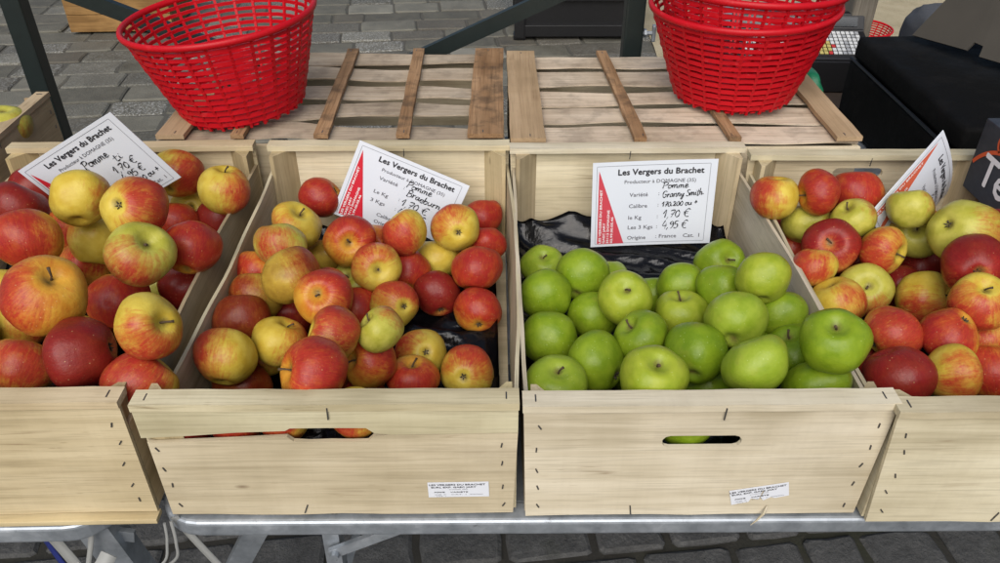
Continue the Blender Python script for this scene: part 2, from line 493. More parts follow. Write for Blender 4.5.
def put_hand(bm, s, x, y, size, width=None, z=0.0, pen=.0011, slant=.12, rise=0.0, warp=None, rng=rnd):
    tot = sum(GL[c][0] for c in s)
    kx = size if width is None else width / tot
    cx = 0.0
    lvl = 0
    for c in s:
        adv, strokes = GL[c]
        jy = rng.uniform(-.05, .05) * size
        for st in strokes:
            pl = smooth_line(st)
            P = [Vector((x + (cx + p.x) * kx + slant * p.y * size, y + p.y * size + jy + rise * (cx * kx))) for p in pl]
            lvl += 1
            L, Rr = [], []
            for i, p in enumerate(P):
                d = P[min(i + 1, len(P) - 1)] - P[max(i - 1, 0)]
                if d.length < 1e-7: d = Vector((1, 0))
                d.normalize()
                nrm = Vector((-d.y, d.x))
                w = pen * (.5 + .20 * math.sin(i * .55 + lvl * 2.1))
                if i in (0, len(P) - 1): w *= .75
                a, b = p + nrm * w, p - nrm * w
                zz = z + (lvl % 6) * 1.6e-5 + i * 4e-7
                va, vb = Vector((a.x, a.y, zz)), Vector((b.x, b.y, zz))
                if warp: va, vb = warp(va), warp(vb)
                L.append(bm.verts.new(va)); Rr.append(bm.verts.new(vb))
            for i in range(len(P) - 1):
                bm.faces.new((L[i], Rr[i], Rr[i + 1], L[i + 1]))
        cx += adv

# ------------------------------------------------------------------ ground
def mk_stone():
    t = NT('paving_stone')
    co = t.coord()
    at = t.n('ShaderNodeAttribute'); at.attribute_name = 'stone_tint'
    sep = t.n('ShaderNodeSeparateColor'); t.put(sep.inputs[0], at.outputs['Color'])
    tint, speck, hue = sep.outputs
    a = t.noise(co, 9, 6, .65)
    b = t.noise(co, 120, 3, .7)
    c = t.noise(co, 2.4, 4, .6)
    base = t.ramp(t.math('ADD', t.math('MULTIPLY', a, .5), t.math('MULTIPLY', tint, .5)),
                  [(.22, (.078, .073, .055)), (.5, (.160, .152, .120)), (.78, (.265, .255, .21))])
    base = t.mix(t.math('MULTIPLY', hue, .5), base, (.105, .088, .066))
    sp = t.ramp(b, [(.50, 0), (.60, 1)])
    base = t.mix(t.math('MULTIPLY', sp, t.math('MULTIPLY', speck, .75)), base, (.46, .46, .44))
    sp2 = t.ramp(b, [(.36, 1), (.44, 0)])
    base = t.mix(t.math('MULTIPLY', sp2, t.math('MULTIPLY', speck, .6)), base, (.045, .045, .047))
    dirt = t.ramp(c, [(.48, 0), (.68, 1)])
    base = t.mix(t.math('MULTIPLY', dirt, .45), base, (.060, .055, .045))
    t.bump(t.math('ADD', a, t.math('MULTIPLY', b, .45)), .8, .010)
    return t.out(base, t.ramp(a, [(.3, .55), (.7, .85)]), Specular_IOR_Level=.4)
STONE = mk_stone()
def mk_dark_sett():  # darker stone tone, used only for the front rows of setts
    t = NT('dark_front_sett')
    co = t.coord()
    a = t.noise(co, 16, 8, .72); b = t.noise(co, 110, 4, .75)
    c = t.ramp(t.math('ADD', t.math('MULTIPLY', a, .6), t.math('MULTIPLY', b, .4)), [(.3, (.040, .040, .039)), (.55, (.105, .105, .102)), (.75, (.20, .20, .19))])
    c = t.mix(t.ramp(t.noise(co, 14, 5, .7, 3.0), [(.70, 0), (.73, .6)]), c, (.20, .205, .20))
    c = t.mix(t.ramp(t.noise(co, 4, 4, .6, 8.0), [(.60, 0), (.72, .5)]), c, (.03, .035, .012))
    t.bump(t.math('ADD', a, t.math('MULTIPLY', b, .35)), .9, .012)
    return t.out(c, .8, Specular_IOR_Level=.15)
DARK_SETT = mk_dark_sett()
def mk_joint():
    t = NT('joint_earth')
    co = t.coord()
    a = t.noise(co, 22, 6, .65)
    c = t.mix(t.ramp(t.noise(co, 2.3, 4, .6), [(.5, 0), (.65, 1)]), (.022, .021, .017), (.026, .030, .011))
    t.bump(a, .6, .01)
    sy = t.n('ShaderNodeSeparateXYZ'); t.put(sy.inputs[0], co)
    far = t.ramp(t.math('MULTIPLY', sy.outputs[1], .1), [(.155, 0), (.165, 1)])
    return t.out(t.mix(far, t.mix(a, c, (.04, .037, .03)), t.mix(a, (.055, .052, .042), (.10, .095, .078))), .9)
JOINT = mk_joint()
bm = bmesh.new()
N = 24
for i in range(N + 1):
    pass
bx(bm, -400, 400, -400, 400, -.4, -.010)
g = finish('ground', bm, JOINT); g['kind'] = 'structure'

def paving():
    bm = bmesh.new()
    lay = bm.loops.layers.color.new('stone_tint')
    rr = random.Random(4)
    ang = R(5)
    ca, sa = math.cos(ang), math.sin(ang)
    y = -1.2
    while y < 9.5:
        dep = rr.uniform(.17, .215) if y > 1.6 else rr.uniform(.125, .155)
        x = -7 + rr.uniform(0, .2)
        while x < 7.5:
            w = rr.uniform(.19, .36) if y > 1.6 else rr.uniform(.13, .21)
            j = .0055 if y > 1.6 else .008
            z = rr.uniform(-.006, .002)
            tx, ty = rr.uniform(-.02, .02), rr.uniform(-.02, .02)
            q = []
            def jit(): return rr.uniform(-.009, .009)
            base = [(x + j, y + j), (x + w - j, y + j), (x + w - j, y + dep - j), (x + j, y + dep - j)]
            outline = []
            for k in range(4):
                a, b = Vector(base[k]), Vector(base[(k + 1) % 4])
                for t in (.06, .5, .94):
                    p = a.lerp(b, t)
                    outline.append((p.x + jit() * (.6 if t == .5 else .35), p.y + jit() * (.6 if t == .5 else .35)))
            c = Vector((x + w / 2, y + dep / 2))
            rings = []
            for ins, dz in ((0, -.022), (.0, -.006), (.009, .0)):
                ring = []
                for px, py in outline:
                    d = c - Vector((px, py)); L = d.length
                    p = Vector((px, py)) + d * (ins / L)
                    zz = z + dz + (p.x - c.x) * tx + (p.y - c.y) * ty
                    ring.append(bm.verts.new((p.x * ca - p.y * sa, p.x * sa + p.y * ca, zz)))
                rings.append(ring)
            fs = []
            n = len(outline)
            for r_ in range(2):
                for k in range(n):
                    fs.append(bm.faces.new((rings[r_][k], rings[r_][(k + 1) % n], rings[r_ + 1][(k + 1) % n], rings[r_ + 1][k])))
            fs.append(bm.faces.new(rings[2]))
            tint = min(1, max(0, rr.gauss(.5, .21)))
            col = (tint, (rr.random() < .38) * rr.uniform(.4, 1), (rr.random() < .4) * rr.uniform(.3, 1), 1)
            for f in fs:
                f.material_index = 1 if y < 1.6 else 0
                for l in f.loops: l[lay] = col
            x += w
        y += dep
    o = finish('paving', bm, STONE)
    o.data.materials.append(DARK_SETT)
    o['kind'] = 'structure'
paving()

def mk_sand():
    t = NT('sandy_gravel')
    co = t.coord()
    a = t.noise(co, 5, 5, .6); b = t.noise(co, 260, 2, .6); c = t.noise(co, 60, 4, .7)
    base = t.ramp(t.math('ADD', t.math('MULTIPLY', a, .5), t.math('MULTIPLY', b, .5)), [(.3, (.24, .195, .115)), (.5, (.38, .32, .20)), (.7, (.50, .43, .30))])
    base = t.mix(t.math('MULTIPLY', t.ramp(c, [(.62, 0), (.70, 1)]), .5), base, (.14, .11, .07))
    t.bump(t.math('ADD', b, c), .5, .004)
    return t.out(base, .95)
bm = bmesh.new()
NX, NY = 40, 40
vs = [[None] * (NY + 1) for _ in range(NX + 1)]
for i in range(NX + 1):
    for j in range(NY + 1):
        x = .95 + .012 * math.sin(j * 1.3) * (i == 0) + (i / NX) * 9
        y = 2.35 + (j / NY) * 8
        vs[i][j] = bm.verts.new((x, y, .008 + .006 * noise.noise(Vector((x * 3, y * 3, 0)))))
for i in range(NX):
    for j in range(NY):
        bm.faces.new((vs[i][j], vs[i + 1][j], vs[i + 1][j + 1], vs[i][j + 1]))
SAND = mk_sand()
o = finish('sand_path', bm, SAND, None, True); o['kind'] = 'structure'

# ------------------------------------------------------------------ tables
def rail_path(x0, x1, y, z, depth, rad=.035, end_left=True, n=6):
    pts = [(x1, y, z)]
    pts.append((x0 + rad, y, z))
    for k in range(1, n + 1):
        a = R(90 * k / n)
        pts.append((x0 + rad - math.sin(a) * rad, y + rad - math.cos(a) * rad, z))
    pts.append((x0, y + depth, z))
    return pts

def rounded_rail(name, x0, x1, y, ztop, depth, h, w, parent):
    bm = bmesh.new()
    path = [Vector(p) for p in rail_path(x0, x1, y + w / 2, ztop - h / 2, depth)]
    rings = []
    prof = []
    r = .005
    for cx, cz, a0 in ((w / 2 - r, h / 2 - r, 0), (-w / 2 + r, h / 2 - r, 90), (-w / 2 + r, -h / 2 + r, 180), (w / 2 - r, -h / 2 + r, 270)):
        for k in range(4):
            a = R(a0 + 30 * k)
            prof.append((cx + r * math.cos(a), cz + r * math.sin(a)))
    for i, p in enumerate(path):
        d = (path[min(i + 1, len(path) - 1)] - path[max(i - 1, 0)]).normalized()
        s = d.cross(Vector((0, 0, 1))).normalized()
        rings.append([bm.verts.new(p + s * a + Vector((0, 0, b))) for a, b in prof])
    n = len(prof)
    for i in range(len(rings) - 1):
        for k in range(n):
            bm.faces.new((rings[i][k], rings[i][(k + 1) % n], rings[i + 1][(k + 1) % n], rings[i + 1][k]))
    bm.faces.new(rings[0]); bm.faces.new(rings[-1][::-1])
    bmesh.ops.recalc_face_normals(bm, faces=bm.faces)
    return finish(name, bm, STEEL, parent, False)

tr = thing('market_table', 'long galvanised steel trestle table carrying the two middle and the right crates', 'table', (0, 0, 0), (0, 0, R(-1)))
rounded_rail('front_rail', -.365, 1.45, .5715, TZ - .0012, 1.10, .024, .030, tr)
for k, (a, b) in enumerate(((.60, .78), (.86, 1.04), (1.12, 1.30), (1.40, 1.58))):
    box_obj('top_plank', (-.345, 1.44, a, b, TZ - .024, TZ - .004), STEEL, tr, .003)
for p, q, w in (((-.262, .63, TZ - .026), (-.60, .80, 0), .028), ((-.203, .640, TZ - .026), (-.215, .65, 0), .020), ((1.3, .66, TZ - .03), (1.36, .68, 0), .03),
                ((-.1, 1.5, TZ - .03), (-.1, 1.5, 0), .03), ((1.3, 1.5, TZ - .03), (1.3, 1.5, 0), .03)):
    bm = bmesh.new(); bar(bm, p, q, w, .022); finish('leg', bm, STEEL, tr)
bm = bmesh.new(); bar(bm, (-.205, .624, TZ - .126), (-.04, .624, TZ - .036), .015, .006); finish('brace', bm, STEEL, tr)
bm = bmesh.new(); bar(bm, (-.150, .67, TZ - .03), (-.29, .72, .2), .010, .006); finish('brace', bm, STEEL, tr)
bm = bmesh.new(); tube(bm, [(-.200, .614, TZ - .123), (-.200, .6205, TZ - .123)], .006, 10); finish('bolt', bm, STEEL, tr)

tl = thing('market_table', 'galvanised steel table with a rounded corner carrying the leftmost crate', 'table', (0, 0, 0))
rr_ = rounded_rail('front_rail', -1.9, -.434, .5790, TZ - .007, 1.0, .026, .034, tl)
rr_.scale = (-1, 1, 1); rr_.location = (-1.9 - .434, 0, 0)
for k, (a, b) in enumerate(((.60, .78), (.86, 1.04), (1.12, 1.30))):
    box_obj('top_plank', (-1.88, -.43, a, b, TZ - .026, TZ - .006), STEEL, tl, .003)
for p, q, w in (((-.46, .62, TZ - .03), (-.36, .66, 0), .040), ((-1.7, .66, TZ - .03), (-1.7, .66, 0), .03), ((-.5, 1.4, TZ - .03), (-.5, 1.4, 0), .03), ((-1.7, 1.4, TZ - .03), (-1.7, 1.4, 0), .03)):
    bm = bmesh.new(); bar(bm, p, q, w, .03); finish('leg', bm, STEEL, tl)
bm = bmesh.new(); bar(bm, (-.62, .62, TZ - .03), (-.42, .62, TZ - .075), .018, .006); finish('brace', bm, STEEL, tl)

# packing straps hanging from the left table
STRAP = plain('white_strap', (.30, .305, .29), .5, 0, .1)
BLUE = plain('blue_plastic', (.02, .03, .16), .45)
def strap(label, pts, w, mat=STRAP, name='packing_strap', group=None):
    bm = bmesh.new()
    L, Q = [], []
    P = [Vector(p) for p in pts]
    pl = []
    for i in range(len(P) - 1):
        for k in range(6):
            t = k / 6
            p0, p1, p2, p3 = P[max(i - 1, 0)], P[i], P[i + 1], P[min(i + 2, len(P) - 1)]
            pl.append(.5 * ((2 * p1) + (p2 - p0) * t + (2 * p0 - 5 * p1 + 4 * p2 - p3) * t * t + (3 * p1 - p0 - 3 * p2 + p3) * t ** 3))
    pl.append(P[-1])
    for s in (0, .0012):
        row = []
        for i, p in enumerate(pl):
            d = (pl[min(i + 1, len(pl) - 1)] - pl[max(i - 1, 0)]).normalized()
            side = d.cross(Vector((0, -1, .4))).normalized()
            nn = side.cross(d).normalized()
            row.append((bm.verts.new(p + side * w / 2 + nn * s), bm.verts.new(p - side * w / 2 + nn * s)))
        L.append(row)
    a, b = L
    for i in range(len(pl) - 1):
        bm.faces.new((a[i][0], a[i][1], a[i + 1][1], a[i + 1][0]))
        bm.faces.new((b[i][1], b[i][0], b[i + 1][0], b[i + 1][1]))
        bm.faces.new((a[i][0], a[i + 1][0], b[i + 1][0], b[i][0]))
        bm.faces.new((a[i + 1][1], a[i][1], b[i][1], b[i + 1][1]))
    bmesh.ops.recalc_face_normals(bm, faces=bm.faces)
    return tag(finish(name, bm, mat, None, True), label, 'strap', group)
strap('thin white cord looping down between the two tables', [(-.352, .575, TZ + .004), (-.357, .575, TZ - .03), (-.375, .58, TZ - .075), (-.44, .60, TZ - .13), (-.50, .62, TZ - .16)], .003)
strap('second thin white cord looping down beside the first, right of the left table', [(-.346, .578, TZ + .003), (-.349, .578, TZ - .035), (-.362, .585, TZ - .075), (-.415, .60, TZ - .125), (-.47, .62, TZ - .16)], .0035)
strap('flat grey strap hanging straight down from the gap between the tables', [(-.345, .585, TZ + .002), (-.330, .588, TZ - .05), (-.305, .595, TZ - .14), (-.30, .60, TZ - .2)], .009)
strap('wide white strap under the left table beside the blue one', [(-.505, .60, TZ - .03), (-.495, .60, TZ - .07), (-.48, .60, TZ - .14)], .014)
strap('blue strap hanging under the left table beside the white one', [(-.517, .61, TZ - .03), (-.517, .61, TZ - .07), (-.506, .61, TZ - .15)], .007, BLUE)
strap('narrow white strap curling under the left table', [(-.452, .60, TZ - .035), (-.458, .595, TZ - .06), (-.475, .59, TZ - .11)], .006)
strap('white cloth strip knotted at the rounded corner of the left table', [(-.455, .555, TZ - .045), (-.440, .548, TZ - .05), (-.425, .552, TZ - .042), (-.415, .56, TZ - .028)], .018)

# ------------------------------------------------------------------ crates
staple_me = None
def staple(parent, loc, rot=0.0, length=.0062, top=False):
    bm = bmesh.new()
    bx(bm, -.0007, .0007, -.0008, .0004, -length / 2, length / 2, .0002)
    o = finish('staple', bm, DARKEDGE, parent, False, loc)
    o.rotation_euler = (R(90) if top else 0, rot, 0)
    return o

def sway_board(name, x, y0, y1, z0, z1, th, mat, parent, amp, seed, tint, ztop_sag=.004):
    """thin side board along y, warped a little like wet veneer"""
    bm = bmesh.new()
    n = 22
    c = Vector((x, (y0 + y1) / 2, (z0 + z1) / 2))
    grid = []
    for i in range(n + 1):
        y = y0 + (y1 - y0) * i / n
        t = i / n
        bow = math.sin(math.pi * t)
        col = []
        for s in (0, 1):
            for k in range(5):
                u = k / 4
                zt = z1 + ztop_sag * noise.noise(Vector((y * 7, seed, 0))) 
                z = z0 + (zt - z0) * u
                xo = amp * bow * (.25 + .75 * u) + .0022 * noise.noise(Vector((y * 9, u * 2, seed * 3.1))) * min(1, 6 * t, 6 * (1 - t))
                col.append(bm.verts.new((x + xo + (th if s else 0) - c.x - th / 2, y - c.y, z - c.z)))
        grid.append(col)
    for i in range(n):
        for k in range(4):
            bm.faces.new((grid[i][k], grid[i + 1][k], grid[i + 1][k + 1], grid[i][k + 1]))
            bm.faces.new((grid[i][5 + k + 1], grid[i + 1][5 + k + 1], grid[i + 1][5 + k], grid[i][5 + k]))
        bm.faces.new((grid[i][4], grid[i + 1][4], grid[i + 1][9], grid[i][9]))
        bm.faces.new((grid[i][5], grid[i + 1][5], grid[i + 1][0], grid[i][0]))
    for col in (grid[0], grid[-1]):
        for k in range(4):
            bm.faces.new((col[k], col[k + 1], col[5 + k + 1], col[5 + k]))
    bmesh.ops.recalc_face_normals(bm, faces=bm.faces)
    return finish(name, bm, mat, parent, False, c, tint)

def make_crate(label, loc, yaw, w, L, tint, seed, h=.17, front_slot=None, back_slot=None, split=False, back_tint=None, amps=(.004, -.004), inset=0.0, group='open wooden apple crates in a row'):
    rs = random.Random(seed)
    t = thing('wooden_crate', label, 'crate', loc, (0, 0, yaw), group)
    def tt(v=.07): 
        k = 1 + rs.uniform(-v, v)
        return tuple(min(1.3, c * k * (1 + rs.uniform(-.025, .025))) for c in tint)
    hw = w / 2
    def rect(x0, x1, z0, z1, n=8, wob=.0012):
        b0, b1 = x0 + inset * 1.5, x1 - inset * 1.5
        lo = [(b0 + (b1 - b0) * i / n, z0 + (rs.uniform(-wob, wob) if 0 < i < n else 0)) for i in range(n + 1)]
        hi = [(x0 + (x1 - x0) * i / n, z1 + (rs.uniform(-wob, wob) if 0 < i < n else 0)) for i in range(n + 1)]
        return lo + hi[::-1]
    # front
    sl = slot(*front_slot) if front_slot else None
    if split:
        # board cracked along the grain through the hand hole: two pieces
        cx, cz, sw, sh = front_slot
        zc = cz
        low = [(-hw + .004, .004)] + [(-hw + (i / 8) * w, .003 + rs.uniform(-.001, .001)) for i in range(1, 8)] + [(hw - .004, .004), (hw, zc - .001)]
        low += [(cx + sw / 2 + .018, zc - .002), (cx + sw / 2, zc - .005), (cx + sw / 2 - .006, zc - .012), (cx + sw / 4, zc - .0125), (cx, zc - .012), (cx - sw / 4, zc - .013), (cx - sw / 2 + .006, zc - .0115), (cx - sw / 2, zc - .005), (cx - sw / 2 - .05, zc - .0085), (-hw + .045, zc - .011), (-hw + .012, zc - .013), (-hw + .004, zc - .011)]
        plate('end_panel', low, None, 0, .0045, W[0], t, tt(), (0, 0, .05))
        up = [(-hw, zc - .004), (-hw + .045, zc - .0015), (cx - sw / 2 - .05, zc + .003), (cx - sw / 2, zc + .005), (cx - sw / 2 + .005, zc + .0085), (cx, zc + .009), (cx + sw / 2 - .006, zc + .0085), (cx + sw / 2 + .002, zc + .001), (cx + sw / 2 + .02, zc - .001), (hw, zc + .001), (hw, h - .009), (-hw, h - .009)]
        plate('end_panel', up, None, -.0015, .0030, W[0], t, tt(), (0, 0, .1))
    else:
        plate('end_panel', rect(-hw, hw, .003, h - .009), sl, 0, .0045, W[0], t, tt(), (0, 0, .05))
    # back
    bs = slot(*back_slot) if back_slot else None
    bt = back_tint or tt()
    plate('end_panel', rect(-hw, hw, .003, h - .009), bs, L - .006, L, W[0], t, bt, (0, L, .05))
    # top rails
    for y0, y1 in ((-.0025, .0205), (L - .0205, L + .002)):
        bm = bmesh.new()
        n = 12
        sec = []
        for i in range(n + 1):
            x = -hw - .001 + (w + .002) * i / n
            dz = rs.uniform(-.0005, .0005); dy = rs.uniform(-.0005, .0005)
            sec.append([bm.verts.new(p) for p in ((x, y0 + dy, -.0045), (x, y1 + dy, -.0045), (x, y1 + dy, .0045 + dz), (x, y0 + dy, .0045 + dz))])
        for i in range(n):
            for k in range(4):
                bm.faces.new((sec[i][k], sec[i][(k + 1) % 4], sec[i + 1][(k + 1) % 4], sec[i + 1][k]))
        bm.faces.new(sec[0]); bm.faces.new(sec[-1])
        bmesh.ops.recalc_face_normals(bm, faces=bm.faces)
        finish('top_rail', bm, W[0], t, False, (0, 0, h - .0045), tt(.05))
    # corner posts: triangular battens
    for sx in (-1, 1):
        for ya, sy in ((.006, 1), (L - .006, -1)):
            bm = bmesh.new()
            leg = .034
            xo = sx * (hw - .0055 - inset)
            pts = [(xo, ya), (xo - sx * leg, ya), (xo - sx * .006, ya + sy * leg), (xo, ya + sy * leg)]
            lo = [bm.verts.new((px - xo, py - ya, -.079)) for px, py in pts]
            hi = [bm.verts.new((px - xo, py - ya, .0795)) for px, py in pts]
            bm.faces.new(lo); bm.faces.new(hi)
            for k in range(4):
                bm.faces.new((lo[k], lo[(k + 1) % 4], hi[(k + 1) % 4], hi[k]))
            bmesh.ops.recalc_face_normals(bm, faces=bm.faces)
            finish('corner_post', bm, W[2], t, False, (xo, ya, .0815), tuple(c * k for c, k in zip(tt(.1), (.90, .84, .74))))
    # side boards, lower than the ends
    for sx, amp in zip((-1, 1), amps):
        sway_board('side_panel', sx * (hw - .0028 - inset), .0065, L - .0065, .004, h - .040, .0045, W[1], t, amp, seed + sx, tuple(c * .93 for c in tt(.05)))
    box_obj('bottom_board', (-hw + .006 + inset, hw - .006 - inset, .007, L - .007, .004, .009), W[0], t, 0, tt())
    # staples
    for sx in (-1, 1):
        for z in (.020, .050, .080, .110, .138):
            staple(t, (sx * (hw - .014 - inset * 1.5 * (1 - z / h) + rs.uniform(-.003, .003)), -.0004, z + rs.uniform(-.004, .004)), R(rs.uniform(-38, 8)) * (-sx))
        staple(t, (sx * (hw - .012), .0095, h + .0002), R(rs.uniform(-30, 30)), .010, True)
    staple(t, (.012 + rs.uniform(-.01, .01), -.0028, h - .012), R(2), .016)
    staple(t, (-.05 + rs.uniform(-.04, .04), -.0004, .012), R(rs.uniform(-20, 20)), .014)
    staple(t, (.01 + rs.uniform(-.02, .02), L - .020, h - .012), R(2), .014)
    return t

def sticker(crate, cx, cz, w, h, rot, lines, torn=False, name='paper_label'):
    bm = bmesh.new()
    outline = [(-w / 2, -h / 2), (w / 2, -h / 2), (w / 2, h / 2), (-w / 2, h / 2)]
    if torn:
        outline = [(-w / 2 + .001, -h / 2), (-.012, -h / 2 + .001), (-.009, -h / 2 + .006), (-.001, -h / 2 + .0025), (.004, h * .18), (.006, h * .16), (.001, -h * .28),
                   (.004, -h / 2), (.012, -h / 2 + .0035), (.0165, -h / 2 + .001), (w / 2, -h / 2 + .002), (w / 2, h / 2), (-w / 2, h / 2)]
    vs = [bm.verts.new((x, 0, z)) for x, z in outline]
    es = [bm.edges.new((vs[i], vs[(i + 1) % len(vs)])) for i in range(len(vs))]
    bmesh.ops.triangle_fill(bm, edges=es, use_beauty=True)
    ex = bmesh.ops.extrude_face_region(bm, geom=list(bm.faces))
    for v in [q for q in ex['geom'] if isinstance(q, bmesh.types.BMVert)]: v.co.y -= .0003
    bmesh.ops.recalc_face_normals(bm, faces=bm.faces)
    o = finish(name, bm, PAPER, crate, False, (cx, -.0008, cz))
    o.rotation_euler = (0, -rot, 0)
    bm = bmesh.new()
    for s, x, z, hh, ww, bold in lines:
        put_text(bm, s, x, z, hh, ww, 0, 0, bold)
    for v in bm.verts:
        v.co = Vector((v.co.x, -.0005 - v.co.z, v.co.y))
    finish('printed_text', bm, INK, o)
    return o

TA, TB, TC, TD = (.92, .84, .69), (.98, .96, .84), (1.04, 1.01, .97), (1.02, .99, .90)
crA = make_crate('tan wooden crate of large mixed apples, leftmost in the row', (-.556, .590, TZ + .002), 0, .384, .600, TA, 21, amps=(.003, -.006))
crB = make_crate('wooden crate with a cracked front board, holding speckled red and yellow apples', (-.159, .583, TZ + .0), R(-1.0), .383, .606, TB, 22,
                 front_slot=(.000, .128, .088, .022), split=True, amps=(.006, .010), back_tint=(1.16, 1.13, 1.04))
crC = make_crate('pale wooden crate of green apples with a torn label on its front', (.2235, .573, TZ + .0), R(-.7), .372, .598, TC, 23, inset=.003, front_slot=(-.003, .117, .082, .0165), amps=(-.002, .006), back_tint=(1.18, 1.15, 1.06))
crD = make_crate('rightmost wooden crate of red and yellow apples, pushed slightly forward', (.593, .554, TZ + .0), R(-1.4), .377, .583, TD, 24, inset=.006, back_slot=(-.010, .131, .080, .019), amps=(-.004, .004), back_tint=(1.05, 1.0, .90))
ST = [('LES VERGERS DU BRACHET', -.031, .0068, .0024, .060, .00012), ('EURL EXP. GAEC JARY', -.029, .0030, .0022, .048, .00012),
      ('35113 DOMAGNE   FRANCE', -.010, .0000, .0011, .020, 0), ('POMME', -.026, -.0045, .0017, .011, .0001), ('VARIETE', -.009, -.0045, .0017, .019, .0001),
      ('CALIBRE   170', -.026, -.0082, .0012, .012, 0), ('CAT. 1', -.008, -.0082, .0012, .016, 0), ('ORIGINE FRANCE', .012, -.0082, .0012, .014, 0), ('LOT  1', -.024, -.0108, .0010, .010, 0)]
sticker(crB, .1285, .043, .0655, .0235, R(1), ST)
sticker(crC, .0705, .037, .063, .0235, R(12), [(s, x, z, h_, w_, b) for s, x, z, h_, w_, b in ST], True)
# splinter on the green crate's lower edge
bm = bmesh.new(); tube(bm, [(.083, -.001, .017), (.079, -.006, .010), (.072, -.009, .003), (.066, -.010, -.004)], [.0012, .0016, .0012, .0004], 5); finish('splinter', bm, W[0], crC)

box_obj('bottom_batten', (-.19, .193, -.010, .006, -.006, .0005), W[0], crA, .0006, (1.02, .92, .70))
# crate at far left, end panel towards the row
crE = make_crate('taller looking crate corner behind the leftmost crate, holding pale yellow fruit', (-.780, 1.197, TZ + .006), R(90), .40, .58, (.80, .68, .54), 29, amps=(.003, -.003))

# ------------------------------------------------------------------ flipped crates
def flipped(label, cx, cy, wx, dy, batt, tint, seed, rot, gaps, bow):
    rs = random.Random(seed)
    t = thing('upturned_crate', label, 'crate', (cx, cy, TZ), (0, 0, rot), 'upturned crates behind the row')
    hx, hy, top = wx / 2, dy / 2, .162
    ns = 5
    gap = gaps
    sw = (dy - .006 - sum(gap)) / ns
    y = -hy + .003
    for k in range(ns):
        bm = bmesh.new()
        n = 36
        rows = []
        for i in range(n + 1):
            x = -hx + .002 + (wx - .004) * i / n
            e0 = bow * noise.noise(Vector((x * 6, k * 3.3, seed))); e1 = bow * noise.noise(Vector((x * 6 + 9, k * 3.3, seed)))
            sag = -.0022 * abs(noise.noise(Vector((x * 5, k * 1.7, seed + 4.2))))
            tw = .004 * noise.noise(Vector((x * 5, k * 5.1, seed + 8)))
            rows.append([bm.verts.new(p) for p in ((x, -sw / 2 + e0, -.0024 + sag - tw), (x, sw / 2 + e1, -.0024 + sag + tw), (x, sw / 2 + e1, sag + tw), (x, -sw / 2 + e0, sag - tw))])
        for i in range(n):
            for q in range(4):
                bm.faces.new((rows[i][q], rows[i][(q + 1) % 4], rows[i + 1][(q + 1) % 4], rows[i + 1][q]))
        bm.faces.new(rows[0]); bm.faces.new(rows[-1])
        bmesh.ops.recalc_face_normals(bm, faces=bm.faces)
        v = 1 + rs.uniform(-.09, .09)
        finish('slat', bm, WPINK, t, False, (0, y + sw / 2, top), tuple(c * v for c in tint))
        y += sw + (gap[k] if k < ns - 1 else 0)
    for (x0, w0, x1, old) in batt:
        # batten from front (x0) to back (x1)
        bm = bmesh.new()
        n = 8
        rows = []
        for i in range(n + 1):
            f = i / n
            x = x0 + (x1 - x0) * f + rs.uniform(-.0008, .0008)
            yy = -hy + .001 + (dy - .002) * f
            ww = w0 / 2 + rs.uniform(-.0007, .0007)
            rows.append([bm.verts.new(p) for p in ((x - ww - x0, yy, 0), (x + ww - x0, yy, 0), (x + ww - x0, yy, .0075), (x - ww - x0, yy, .0075))])
        for i in range(n):
            for q in range(4):
                bm.faces.new((rows[i][q], rows[i][(q + 1) % 4], rows[i + 1][(q + 1) % 4], rows[i + 1][q]))
        bm.faces.new(rows[0]); bm.faces.new(rows[-1])
        bmesh.ops.recalc_face_normals(bm, faces=bm.faces)
        finish('batten', bm, WOLD[1] if old else W[1], t, False, (x0, 0, top + .0042), (1.0, .95, .9) if old else (.72, .56, .43))
        for yy in (-hy + .012, -hy + .018):
            pass
        staple(t, (x0 + rs.uniform(-.006, .006), -hy + .012, top + .0118), R(rs.uniform(-30, 30)), .009, True)
        staple(t, (x1 + rs.uniform(-.006, .006), hy - .014, top + .0118), R(rs.uniform(-30, 30)), .009, True)
    # long walls and end walls under the slats
    for sy in (-1, 1):
        box_obj('side_panel', (-hx, hx, sy * (hy - .003) - .003, sy * (hy - .003) + .003, .006, top - .006), W[0], t, .0006, tint)
    for sx in (-1, 1):
        box_obj('end_panel', (sx * (hx - .006) - .005, sx * (hx - .006) + .005, -hy + .007, hy - .007, .0, top - .006), W[1], t, .0006, tint)
    return t
flipped('upturned slatted crate with black stained battens behind the two left crates', -.2435, 1.415, .570, .420,
        [(-.258, .046, -.258, False), (-.150, .020, -.150, True), (-.015, .022, -.020, True), (.118, .022, .114, True), (.252, .058, .258, True)], (.90, .845, .77), 31, R(-.9), [.036, .034, .038, .026], .026)
flipped('cleaner upturned slatted crate with pale boards under the stacked red baskets', .334, 1.389, .566, .420,
        [(-.257, .056, -.257, False), (-.075, .021, -.092, True), (.078, .020, .060, True), (.262, .042, .262, False)], (1.20, 1.15, 1.08), 33, R(-.9), [.014, .016, .027, .023], .018)

